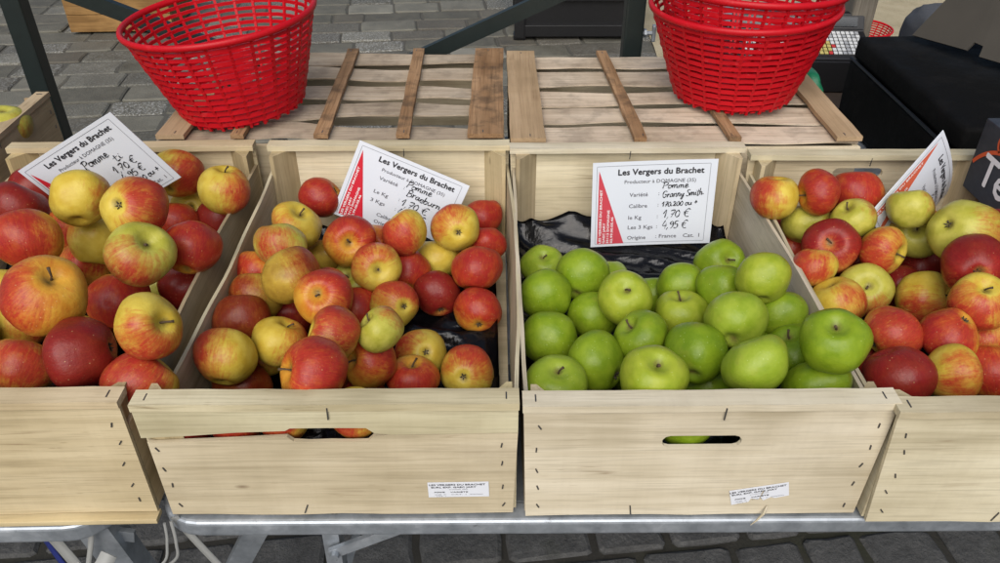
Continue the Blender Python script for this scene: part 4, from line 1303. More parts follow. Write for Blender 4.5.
    ('B', -0.0895, 0.7468, 0.8035, 0.0308, 0.06, 0.14, 0.99, 0.07, -0.99, 0.14, 'S', 0.75, 'o', 'red apple with a greenish top at the front rail, second crate'),
    ('B', -0.0231, 0.7662, 0.7948, 0.0328, 0.12, 0.86, -0.49, 0.23, 0.45, 0.86, 'C', 0.6, 'y', 'dull pink apple with dark eye alone at the front right, second crate'),
    ('B', -0.1564, 0.7464, 0.7887, 0.0287, 0.02, 0.68, 0.74, 0.15, -0.73, 0.67, 'N', 0.65, 'o', 'orange apple mostly hidden by the front rail, second crate'),
    ('B', -0.3001, 0.7419, 0.7961, 0.0341, 0.02, 0.68, 0.74, 0.29, -0.71, 0.64, 'N', 0.75, 'm', 'brownish apple low behind the front rail at left, second crate'),
    ('B', -0.1764, 0.9004, 0.7982, 0.0343, 0.01, 0.6, 0.8, 0.16, -0.79, 0.59, 'N', 0.75, 'o', 'small orange apple glimpsed above the yellow green one, second crate'),
    ('C', 0.0886, 1.0109, 0.7922, 0.0304, -0.05, -0.3, 0.95, 1.0, -0.07, 0.03, 'S', 0.0, 'gl', 'pale green apple with upright stem at the back left, green apple crate'),
    ('C', 0.1369, 0.9189, 0.8379, 0.0362, 0.3, 0.89, 0.35, 0.95, -0.32, -0.02, 'N', 0.0, 'gg', 'bright green apple at the back against black plastic, green apple crate'),
    ('C', 0.0839, 0.8782, 0.8321, 0.0339, -0.06, 0.89, 0.46, 1.0, 0.03, 0.08, 'N', 0.0, 'gg', 'green apple with a faint brown dot by the left board, green apple crate'),
    ('C', 0.1825, 0.8346, 0.8572, 0.0335, -0.04, -0.51, 0.86, 1.0, -0.09, -0.0, 'S', 0.0, 'gy', 'yellowish green apple with dark stem hollow in the third row, green apple crate'),
    ('C', 0.147, 0.8587, 0.81, 0.0337, 0.08, 0.93, 0.35, 0.99, -0.12, 0.07, 'N', 0.0, 'gg', 'plain green apple right of the brown dotted one, green apple crate'),
    ('C', 0.0824, 0.7981, 0.8205, 0.0358, 0.19, 0.93, 0.32, 0.98, -0.2, -0.01, 'C', 0.0, 'gg', 'green apple with a scuffed underside by the left board, green apple crate'),
    ('C', 0.19, 0.7557, 0.8574, 0.0325, -0.71, 0.03, 0.7, 0.69, -0.18, 0.7, 'S', 0.0, 'gg', 'green apple with a shadowed hollow at upper left, green apple crate'),
    ('C', 0.1331, 0.7298, 0.8395, 0.0358, -0.77, 0.64, 0.01, 0.64, 0.76, 0.16, 'C', 0.0, 'gg', 'green apple with a brown russet scar, green apple crate'),
    ('C', 0.0804, 0.6889, 0.8423, 0.0345, 0.08, -0.16, 0.98, 0.99, -0.05, -0.09, 'S', 0.0, 'gl', 'green apple at the front left corner behind the rail, green apple crate'),
    ('C', 0.1773, 0.6317, 0.9007, 0.0345, 0.05, -0.22, 0.97, 0.99, -0.12, -0.08, 'S', 0.0, 'gy', 'yellow green apple with star shaped eye at the front rail, green apple crate'),
    ('C', 0.2685, 0.8859, 0.8401, 0.031, 0.24, 0.88, 0.41, 0.95, -0.3, 0.08, 'N', 0.0, 'gg', "green apple at the back below the card's right corner, green apple crate"),
    ('C', 0.2565, 0.8258, 0.8348, 0.0335, -0.11, 0.13, 0.99, 0.97, -0.2, 0.13, 'S', 0.0, 'gy', 'yellow green apple with stem pointing up in mid crate, green apple crate'),
    ('C', 0.245, 0.7123, 0.8659, 0.0344, 0.3, 0.95, 0.12, 0.94, -0.32, 0.14, 'N', 0.0, 'gd', 'deep green apple in the centre near the front, green apple crate'),
    ('C', 0.3558, 1.0011, 0.7999, 0.0341, 0.22, -0.73, 0.65, 0.97, 0.13, -0.19, 'S', 0.0, 'gg', 'green apple with stem hollow at the back right, green apple crate'),
    ('C', 0.3438, 0.8038, 0.9088, 0.0312, 0.16, 0.85, 0.49, 0.94, -0.28, 0.18, 'N', 0.0, 'gy', 'pale green apple with black specks by the right board, green apple crate'),
    ('C', 0.3125, 0.8494, 0.8587, 0.0322, 0.11, 0.82, 0.57, 0.96, -0.24, 0.16, 'N', 0.0, 'gg', 'green apple with brownish shoulder in the right half, green apple crate'),
    ('C', 0.2974, 0.7434, 0.8895, 0.0347, 0.31, 0.92, 0.24, 0.93, -0.35, 0.15, 'N', 0.0, 'gl', 'large light green apple in the right half, green apple crate'),
    ('C', 0.3718, 0.7929, 0.8578, 0.0316, 0.12, 0.81, 0.57, 0.94, -0.29, 0.2, 'N', 0.0, 'gg', 'plain green apple touching the right board, green apple crate'),
    ('C', 0.293, 0.649, 0.9013, 0.0346, -0.32, 0.62, 0.72, 0.89, -0.06, 0.45, 'N', 0.0, 'gl', 'lopsided light green apple at the front rail, green apple crate'),
    ('C', 0.3632, 0.7203, 0.8583, 0.0344, -0.34, 0.08, 0.94, 0.89, -0.28, 0.35, 'S', 0.0, 'gd', 'dark green apple with two stems showing under the perched one, green apple crate'),
    ('C', 0.3681, 0.6474, 0.9344, 0.0343, -0.21, -0.23, 0.95, 0.95, -0.3, 0.14, 'S', 0.0, 'gg', 'big green apple perched on the board between two crates, green apple crate'),
    ('C', 0.3667, 0.6487, 0.8681, 0.0345, 0.02, 0.68, 0.74, 0.92, -0.29, 0.25, 'N', 0.0, 'gg', 'green apple below the perched one at the front rail, green apple crate'),
    ('C', 0.2692, 0.7212, 0.804, 0.0344, 0.02, 0.68, 0.74, 0.96, -0.21, 0.17, 'N', 0.0, 'gd', 'dark green apple low between two front apples, green apple crate'),
    ('C', 0.1758, 0.9574, 0.7967, 0.0345, 0.01, 0.57, 0.82, 0.99, -0.13, 0.07, 'N', 0.0, 'gl', 'green apple barely showing behind the brightest one, green apple crate'),
    ('C', 0.2395, 0.9189, 0.7964, 0.0344, 0.01, 0.59, 0.81, 0.98, -0.17, 0.11, 'N', 0.0, 'gg', 'green apple barely showing in the middle of the back row, green apple crate'),
    ('C', 0.1845, 0.7695, 0.7958, 0.034, 0.02, 0.66, 0.75, 0.98, -0.14, 0.1, 'N', 0.0, 'gd', 'green apple hidden behind the star eyed one, green apple crate'),
    ('D', 0.4249, 1.015, 0.903, 0.0324, 0.04, 0.23, 0.97, -0.99, 0.11, 0.02, 'N', 0.58, 'y', 'apple with red top and yellow base in the back left corner, rightmost crate'),
    ('D', 0.4801, 0.9999, 0.9204, 0.0315, -0.98, -0.07, -0.17, -0.06, -0.73, 0.68, 'S', 0.8, 'o', 'orange red apple by the handle hole, rightmost crate'),
    ('D', 0.5542, 1.0368, 0.8959, 0.0364, 0.01, 0.48, 0.88, -0.78, -0.54, 0.31, 'N', 0.95, 'o', 'red apple in shade beside the tilted card, rightmost crate'),
    ('D', 0.4792, 1.0088, 0.8603, 0.0328, 0.32, 0.59, 0.74, 0.88, -0.48, 0.01, 'N', 0.1, 'g', 'yellow green apple below the red topped one, rightmost crate'),
    ('D', 0.5225, 0.9636, 0.8964, 0.0295, -0.62, 0.05, 0.79, 0.78, -0.06, 0.62, 'S', 0.14, 'g', 'yellow green apple left of the tilted card, rightmost crate'),
    ('D', 0.4811, 0.9283, 0.8728, 0.036, -0.39, -0.64, 0.66, 0.1, 0.69, 0.72, 'S', 0.92, 'r', 'crimson apple with stem hollow facing out, rightmost crate'),
    ('D', 0.4425, 0.883, 0.8688, 0.0285, 0.12, 0.52, 0.85, -0.84, -0.41, 0.36, 'N', 0.6, 'y', 'yellow and red apple leaning on the left board, rightmost crate'),
    ('D', 0.5465, 0.9129, 0.8767, 0.0325, 0.62, -0.77, 0.15, -0.78, -0.6, 0.16, 'S', 0.55, 'y', 'orange striped apple with its stem on the right, rightmost crate'),
    ('D', 0.5994, 0.9662, 0.9101, 0.0303, -0.09, 0.54, 0.84, 0.88, -0.36, 0.32, 'N', 0.02, 'g', 'pale yellow green apple in front of the tilted card, rightmost crate'),
    ('D', 0.6324, 0.9835, 0.8596, 0.0359, -0.53, -0.64, 0.56, -0.19, 0.73, 0.66, 'S', 0.35, 'g', 'greenish apple with a red rim and short stem, rightmost crate'),
    ('D', 0.6377, 0.8966, 0.9157, 0.0406, 0.84, 0.24, -0.48, 0.43, -0.85, 0.32, 'C', 0.1, 'g', 'big pale yellow apple with an open dark eye, rightmost crate'),
    ('D', 0.6191, 0.8268, 0.9083, 0.0361, 0.33, 0.88, -0.34, -0.33, 0.45, 0.83, 'C', 0.92, 'r', 'glossy crimson apple with a pale eye at the right edge, rightmost crate'),
    ('D', 0.66, 0.9862, 0.7976, 0.0357, 0.01, 0.56, 0.83, -0.48, -0.72, 0.49, 'N', 1.0, 'r', 'dark red apple in the middle of the pile, rightmost crate'),
    ('D', 0.4726, 1.0852, 0.7961, 0.0329, 0.01, 0.52, 0.85, -0.35, -0.8, 0.49, 'N', 0.95, 'o', 'dull red apple in shade against the left board, rightmost crate'),
    ('D', 0.4695, 1.0239, 0.8014, 0.0327, 0.01, 0.54, 0.84, -0.36, -0.78, 0.51, 'N', 0.5, 'o', 'small orange apple peeping out at the left board, rightmost crate'),
    ('D', 0.4612, 0.8303, 0.8505, 0.0337, -0.42, 0.39, 0.82, 0.52, -0.64, 0.57, 'N', 0.22, 'y', 'yellow apple with an orange cheek above the perched green one, rightmost crate'),
    ('D', 0.5151, 0.8697, 0.8407, 0.0348, -0.22, -0.65, 0.72, -0.01, -0.74, -0.67, 'S', 0.28, 'g', 'yellow green apple with stem in the centre of the pile, rightmost crate'),
    ('D', 0.5996, 0.8679, 0.8254, 0.0358, 0.63, -0.56, 0.53, -0.33, -0.82, -0.47, 'S', 0.48, 'y', 'orange and yellow apple with stem hollow on its right, rightmost crate'),
    ('D', 0.6005, 0.7666, 0.8934, 0.0323, -0.2, -0.32, 0.93, -0.69, -0.62, -0.36, 'S', 0.58, 'y', 'apple splashed red and yellow with a dark stem, rightmost crate'),
    ('D', 0.4948, 0.75, 0.8607, 0.0333, 0.86, 0.29, 0.41, -0.08, -0.72, 0.69, 'C', 0.8, 'y', 'red apple with a yellow left edge, mid right crate, rightmost crate'),
    ('D', 0.5543, 0.733, 0.8716, 0.0321, -0.39, 0.1, -0.91, -0.78, -0.57, 0.27, 'C', 0.88, 'o', 'coral red apple with a hollow at upper right, rightmost crate'),
    ('D', 0.4666, 0.6673, 0.867, 0.0349, -0.39, 0.58, 0.72, -0.32, -0.82, 0.48, 'N', 0.98, 'r', 'large deep red apple resting on the front corner, rightmost crate'),
    ('D', 0.4945, 0.7677, 0.7976, 0.0358, 0.02, 0.65, 0.76, -0.44, -0.68, 0.59, 'N', 0.9, 'r', 'red apple squeezed behind the large deep red one, rightmost crate'),
    ('D', 0.5316, 0.6783, 0.8589, 0.0318, 0.98, -0.04, 0.17, -0.1, -0.92, 0.37, 'C', 0.3, 'y', 'yellow apple with orange right side at the front rail, rightmost crate'),
    ('D', 0.6012, 0.7086, 0.8353, 0.0356, 0.02, 0.66, 0.75, -0.53, -0.63, 0.56, 'N', 0.6, 'o', 'brownish orange apple at the right edge near the rail, rightmost crate'),
    ('D', 0.6778, 0.8035, 0.7992, 0.0365, 0.02, 0.63, 0.77, -0.54, -0.64, 0.54, 'N', 0.85, 'o', 'red apple cut by the right edge of the picture, rightmost crate'),
    ('D', 0.562, 0.9877, 0.7964, 0.0347, 0.01, 0.56, 0.83, -0.43, -0.75, 0.51, 'N', 0.95, 'r', 'red apple glimpsed under the crimson one, rightmost crate'),
    ('D', 0.5956, 0.9304, 0.7995, 0.0357, 0.01, 0.58, 0.82, -0.46, -0.72, 0.52, 'N', 1.0, 'r', 'dark red apple in the gap left of the orange and yellow one, rightmost crate'),
    ('D', 0.6284, 0.7713, 0.8347, 0.0359, 0.02, 0.63, 0.78, -0.53, -0.65, 0.54, 'N', 0.2, 'y', 'yellow apple in shade under the splashed one, rightmost crate'),
    ('D', 0.7389, 0.9659, 0.8738, 0.0365, 0.01, 0.52, 0.86, -0.55, -0.71, 0.44, 'N', 0.9, 'r', 'red apple at the right edge beside the pale yellow one, rightmost crate'),
    ('A', -0.5051, 0.8881, 0.8012, 0.033, -0.65, 0.5, 0.58, 0.67, 0.73, 0.11, 'F', 0.95, 'r', 'red or yellow apple deep in the leftmost crate, almost hidden by its neighbours'),
    ('A', -0.6572, 0.804, 0.8372, 0.035, 0.62, 0.38, -0.69, -0.68, -0.19, -0.71, 'F', 0.75, 'o', 'red or yellow apple deep in the leftmost crate, almost hidden by its neighbours'),
    ('A', -0.4273, 0.8285, 0.8144, 0.0352, -0.4, 0.69, 0.6, 0.07, 0.68, -0.73, 'F', 0.61, 'y', 'red or yellow apple deep in the leftmost crate, almost hidden by its neighbours'),
    ('A', -0.5797, 0.6515, 0.8289, 0.033, 0.87, -0.34, -0.36, 0.03, 0.77, -0.63, 'F', 0.58, 'r', 'red or yellow apple deep in the leftmost crate, almost hidden by its neighbours'),
    ('A', -0.701, 0.6788, 0.8039, 0.0332, -0.45, -0.71, 0.54, -0.1, 0.64, 0.76, 'F', 0.67, 'r', 'red or yellow apple deep in the leftmost crate, almost hidden by its neighbours'),
    ('A', -0.6409, 0.7214, 0.8021, 0.0312, 0.21, 0.79, 0.57, -0.97, 0.23, 0.04, 'F', 0.71, 'm', 'red or yellow apple deep in the leftmost crate, almost hidden by its neighbours'),
    ('A', -0.4294, 1.0279, 0.8123, 0.0344, -0.48, 0.64, 0.59, -0.79, -0.61, 0.02, 'F', 0.77, 'r', 'red or yellow apple deep in the leftmost crate, almost hidden by its neighbours'),
    ('A', -0.5204, 0.8068, 0.8209, 0.0349, 0.81, -0.06, 0.58, 0.2, -0.91, -0.37, 'F', 0.69, 'y', 'red or yellow apple deep in the leftmost crate, almost hidden by its neighbours'),
    ('A', -0.694, 0.8638, 0.8034, 0.0337, -0.31, -0.03, 0.95, -0.87, 0.41, -0.27, 'F', 0.96, 'o', 'red or yellow apple deep in the leftmost crate, almost hidden by its neighbours'),
    ('A', -0.686, 0.6771, 0.8598, 0.031, 0.47, -0.11, 0.88, 0.13, 0.99, 0.05, 'F', 0.6, 'o', 'red or yellow apple deep in the leftmost crate, almost hidden by its neighbours'),
    ('A', -0.5914, 0.9033, 0.8382, 0.0327, -0.93, 0.12, 0.35, -0.21, 0.63, -0.75, 'F', 0.61, 'o', 'red or yellow apple deep in the leftmost crate, almost hidden by its neighbours'),
    ('B', -0.1702, 0.7988, 0.8022, 0.0328, 0.86, -0.38, 0.35, 0.4, 0.92, 0.02, 'F', 0.74, 'o', 'red or yellow apple deep in the second crate, almost hidden by its neighbours'),
    ('B', -0.2994, 1.0145, 0.8088, 0.0351, -0.83, 0.32, 0.46, -0.22, -0.94, 0.26, 'F', 0.78, 'm', 'red or yellow apple deep in the second crate, almost hidden by its neighbours'),
    ('B', -0.1976, 0.7171, 0.8352, 0.0315, 0.38, 0.62, 0.69, 0.93, -0.27, -0.27, 'F', 0.8, 'm', 'red or yellow apple deep in the second crate, almost hidden by its neighbours'),
    ('B', -0.2707, 0.9515, 0.8039, 0.0356, -0.67, 0.24, 0.7, 0.62, 0.69, 0.36, 'F', 0.68, 'r', 'red or yellow apple deep in the second crate, almost hidden by its neighbours'),
    ('B', -0.2813, 0.8094, 0.7999, 0.0316, 0.11, -0.63, 0.77, -0.83, 0.37, 0.42, 'F', 0.99, 'y', 'red or yellow apple deep in the second crate, almost hidden by its neighbours'),
    ('B', -0.1639, 1.0196, 0.8222, 0.0342, -0.1, -0.76, 0.64, 0.88, -0.37, -0.31, 'F', 0.82, 'o', 'red or yellow apple deep in the second crate, almost hidden by its neighbours'),
    ('B', -0.2107, 0.8642, 0.847, 0.0344, -0.09, 0.98, -0.16, -1.0, -0.08, 0.05, 'F', 0.81, 'r', 'red or yellow apple deep in the second crate, almost hidden by its neighbours'),
    ('C', 0.3359, 0.762, 0.8171, 0.0355, -0.09, 0.79, -0.6, 0.67, 0.5, 0.55, 'F', 0.0, 'gd', 'green apple deep in the green apple crate, almost hidden by its neighbours'),
    ('C', 0.3447, 0.8264, 0.8027, 0.034, 0.23, 0.81, 0.53, 0.39, -0.58, 0.72, 'F', 0.0, 'gd', 'green apple deep in the green apple crate, almost hidden by its neighbours'),
    ('C', 0.3359, 0.8877, 0.8207, 0.0343, -0.28, -0.41, 0.87, 0.96, -0.04, 0.29, 'F', 0.0, 'gd', 'green apple deep in the green apple crate, almost hidden by its neighbours'),
    ('C', 0.292, 0.7981, 0.8003, 0.0316, 0.85, -0.41, 0.34, -0.37, -0.91, -0.19, 'F', 0.0, 'gd', 'green apple deep in the green apple crate, almost hidden by its neighbours'),
    ('D', 0.7294, 0.9608, 0.8112, 0.0335, -0.73, -0.6, 0.34, -0.68, 0.68, -0.27, 'F', 0.89, 'o', 'red or yellow apple deep in the rightmost crate, almost hidden by its neighbours'),
    ('D', 0.6379, 0.6268, 0.8134, 0.0324, -0.09, -0.87, 0.48, 0.99, -0.15, -0.09, 'F', 0.59, 'y', 'red or yellow apple deep in the rightmost crate, almost hidden by its neighbours'),
    ('D', 0.6635, 0.6722, 0.8432, 0.0319, -0.74, -0.31, 0.6, -0.42, 0.9, -0.05, 'F', 0.97, 'r', 'red or yellow apple deep in the rightmost crate, almost hidden by its neighbours'),
    ('D', 0.7358, 0.6516, 0.858, 0.0319, -0.12, -0.47, 0.87, 0.84, -0.52, -0.16, 'F', 0.86, 'r', 'red or yellow apple deep in the rightmost crate, almost hidden by its neighbours'),
    ('D', 0.7268, 0.869, 0.8179, 0.0332, 0.24, -0.38, 0.89, -0.75, 0.5, 0.42, 'F', 0.87, 'r', 'red or yellow apple deep in the rightmost crate, almost hidden by its neighbours'),
    ('D', 0.6902, 1.0692, 0.8155, 0.0349, 0.76, 0.3, 0.57, -0.49, -0.31, 0.82, 'F', 0.81, 'o', 'red or yellow apple deep in the rightmost crate, almost hidden by its neighbours'),
    ('D', 0.7244, 0.771, 0.8301, 0.0317, 0.2, 0.45, 0.87, 0.97, -0.23, -0.11, 'F', 0.86, 'r', 'red or yellow apple deep in the rightmost crate, almost hidden by its neighbours'),
    ('D', 0.5837, 1.0343, 0.8236, 0.0312, 0.07, -0.2, -0.98, -0.18, -0.97, 0.18, 'F', 0.81, 'm', 'red or yellow apple deep in the rightmost crate, almost hidden by its neighbours'),
    ('D', 0.6774, 0.8999, 0.8501, 0.0358, 0.29, -0.64, 0.71, -0.56, -0.72, -0.41, 'F', 0.56, 'm', 'red or yellow apple deep in the rightmost crate, almost hidden by its neighbours'),
    ('D', 0.5278, 1.0674, 0.833, 0.034, 0.83, 0.27, -0.48, 0.29, -0.96, -0.04, 'F', 0.78, 'm', 'red or yellow apple deep in the rightmost crate, almost hidden by its neighbours'),
    ('D', 0.6909, 0.7249, 0.8012, 0.0318, 0.5, 0.45, -0.74, -0.25, -0.74, -0.62, 'F', 0.52, 'r', 'red or yellow apple deep in the rightmost crate, almost hidden by its neighbours'),
    ('B', -0.138, 0.6177, 0.8717, 0.0267, 0.1, 0.3, 0.9, -0.3, -0.9, 0.3, 'F', 0.45, 'y', 'apple seen through the hand hole or crack in the front board, second crate'),
    ('B', -0.2133, 0.6163, 0.8661, 0.0262, 0.1, 0.3, 0.9, -0.3, -0.9, 0.3, 'F', 0.6, 'y', 'apple seen through the hand hole or crack in the front board, second crate'),
    ('B', -0.2649, 0.6179, 0.8581, 0.0261, 0.1, 0.3, 0.9, -0.3, -0.9, 0.3, 'F', 0.7, 'o', 'apple seen through the hand hole or crack in the front board, second crate'),
    ('C', 0.2117, 0.6066, 0.8569, 0.0265, 0.1, 0.3, 0.9, -0.3, -0.9, 0.3, 'F', 0.0, 'gg', 'green apple seen through the hand hole in the front board, green apple crate'),
    ('B', -0.3172, 0.6188, 0.8564, 0.026, 0.1, 0.3, 0.9, -0.3, -0.9, 0.3, 'F', 0.9, 'r', 'apple seen through the hand hole or crack in the front board, second crate'),
]
CARDS = {'c4': [(0.6585, 1.0463, 0.9929), (0.4645, 0.3676, -0.8057), (-0.6788, -0.4365, -0.5905)], 'c2': [(-0.1867, 1.1347, 0.946), (0.9091, -0.058, -0.4126), (-0.4166, -0.1265, -0.9002)], 'c1': [(-0.6483, 1.0218, 0.9566), (0.8711, 0.0657, 0.4867), (0.4647, 0.2107, -0.8601)], 'c3': [(0.1687, 1.1007, 0.9197), (0.9997, 0.0026, 0.0251), (0.0252, -0.1045, -0.9942)]}

def apple_mesh(seed, conical, flat):
    rr = random.Random(seed)
    bm = bmesh.new()
    NS, NP = 40, 26
    lob = rr.uniform(.010, .042); ph = rr.uniform(0, 6.28)
    sk = Vector((rr.uniform(-.14, .14), rr.uniform(-.14, .14), 0))
    off = Vector((rr.uniform(0, 90), rr.uniform(0, 90), rr.uniform(0, 90)))
    dt, db = rr.uniform(.26, .36), rr.uniform(.14, .22)
    rows = []
    def pt(f, a):
        s, c = math.sin(f), math.cos(f)
        rho = s * (1 + conical * c) 
        z = flat * c
        q = abs(s)
        if c > 0: z -= dt * math.exp(-(q / .30) ** 2) - .02
        else: z += db * math.exp(-(q / .26) ** 2)
        rho *= 1 + lob * math.cos(5 * a + ph) * (.25 + .75 * (1 - c) / 2)
        p = Vector((rho * math.cos(a), rho * math.sin(a), z))
        p += sk * z
        k = 1 + .085 * noise.noise(p * 1.1 + off) + .012 * noise.noise(p * 3.2 + off)
        return p * k
    top = bm.verts.new(pt(0, 0)); bot = bm.verts.new(pt(math.pi, 0))
    for i in range(1, NP):
        u = i / NP
        f = math.pi * (u - .045 * math.sin(2 * math.pi * u))   # more rings near the hollows
        rows.append([bm.verts.new(pt(f, 2 * math.pi * k / NS)) for k in range(NS)])
    for k in range(NS):
        bm.faces.new((top, rows[0][k], rows[0][(k + 1) % NS]))
        bm.faces.new((bot, rows[-1][(k + 1) % NS], rows[-1][k]))
        for i in range(len(rows) - 1):
            bm.faces.new((rows[i][k], rows[i + 1][k], rows[i + 1][(k + 1) % NS], rows[i][(k + 1) % NS]))
    bmesh.ops.recalc_face_normals(bm, faces=bm.faces)
    tz, bz = top.co.copy(), bot.co.copy()
    return bm, tz, bz
variants = []
for s in range(14):
    rr = random.Random(100 + s)
    bm, tz, bz = apple_mesh(s, rr.uniform(.02, .12), rr.uniform(.84, .97))
    bm.normal_update()
    base_me = bpy.data.meshes.new('apple')
    bm.to_mesh(base_me); bm.free()
    for p in base_me.polygons: p.use_smooth = True
    variants.append((base_me, tz, bz))
mesh_cache = {}
stem_meshes = []
for s in range(5):
    rr = random.Random(s)
    bm = bmesh.new()
    b = rr.uniform(-.25, .25); L = rr.uniform(.20, .36)
    tube(bm, [(0, 0, -.04), (b * .2, 0, L * .4), (b * .6, .03, L * .75), (b, .05, L)], [.035, .028, .032, .046], 7)
    me = bpy.data.meshes.new('stem'); bm.to_mesh(me); bm.free(); me.materials.append(STEM)
    for p in me.polygons: p.use_smooth = True
    stem_meshes.append(me)
bm = bmesh.new()
for k in range(5):
    a = 2 * math.pi * k / 5
    d = Vector((math.cos(a), math.sin(a), 0)); s_ = Vector((-math.sin(a), math.cos(a), 0))
    v = [bm.verts.new(p) for p in (d * .02 + s_ * .05, d * .02 - s_ * .05, d * .12 + s_ * .03 + Vector((0, 0, -.05)), d * .10 + Vector((0, 0, -.13)))]
    v2 = [bm.verts.new(q.co + d * .02 + Vector((0, 0, .012))) for q in v]
    bm.faces.new(v); bm.faces.new(v2[::-1])
    for q in range(4): bm.faces.new((v[q], v[(q + 1) % 4], v2[(q + 1) % 4], v2[q]))
bmesh.ops.create_icosphere(bm, subdivisions=1, radius=.06)
bmesh.ops.recalc_face_normals(bm, faces=bm.faces)
calyx_me = bpy.data.meshes.new('calyx'); bm.to_mesh(calyx_me); bm.free(); calyx_me.materials.append(CALYX)

GROUPS = dict(A='apples in the leftmost crate', B='apples in the second crate', C='green apples in the third crate', D='apples in the rightmost crate', E='pale fruit in the far left crate')
ra = random.Random(77)
def make_apple(crate, x, y, z, r, ax, b, kind, red, base, label):
    vi = ra.randrange(len(variants))
    me0, tz, bz = variants[vi]
    key = (vi, base)
    if key not in mesh_cache:
        m = me0.copy(); m.name = 'apple'; m.materials.append(SKIN[base]); mesh_cache[key] = m
    o = bpy.data.objects.new('apple', mesh_cache[key])
    COL.objects.link(o)
    az = Vector(ax).normalized(); bxv = Vector(b); bxv = (bxv - az * bxv.dot(az)).normalized()
    by = az.cross(bxv)
    M = Matrix(((bxv.x, by.x, az.x), (bxv.y, by.y, az.y), (bxv.z, by.z, az.z))).to_4x4()
    s = r * 1.06
    o.matrix_world = Matrix.Translation((x, y, z)) @ M @ Matrix.Scale(s, 4)
    o.color = (red, 0, 0, 1)
    tag(o, label, 'apple', GROUPS[crate])
    if kind in 'S':
        c = bpy.data.objects.new('stem', ra.choice(stem_meshes)); COL.objects.link(c); c.parent = o
        c.location = tz; c.rotation_euler = (ra.uniform(-.25, .25), ra.uniform(-.25, .25), ra.uniform(0, 6.28))
    elif kind == 'C':
        c = bpy.data.objects.new('calyx', calyx_me); COL.objects.link(c); c.parent = o
        c.location = bz + Vector((0, 0, .03)); c.rotation_euler = (0, 0, ra.uniform(0, 6.28))
    return o
for row in APPLES:
    crate, x, y, z, r, a0, a1, a2, b0, b1, b2, kind, red, base, label = row
    make_apple(crate, x, y, z, r, (a0, a1, a2), (b0, b1, b2), kind, red, base, label)
make_apple('E', -0.8182, 1.2972, TZ + .150, .042, (.2, .1, 1), (1, 0, 0), 'N', 0.0, 'g', 'pale yellow apple showing over the board of the crate at far left')
make_apple('E', -.95, 1.25, TZ + .135, .040, (.4, -.3, 1), (1, 0, 0), 'S', 0.1, 'g', 'pale yellow apple further inside the crate at far left, off its corner')
for k, (ex, ey) in enumerate(((-.86, 1.215), (-.94, 1.33), (-.88, 1.29), (-.97, 1.22))):
    make_apple('E', ex, ey, TZ + .055 + .004 * k, .038, (.3 * k - .4, .2, 1), (1, 0, 0), 'F', .05, 'g', 'pale apple low in the far left crate under the visible ones')

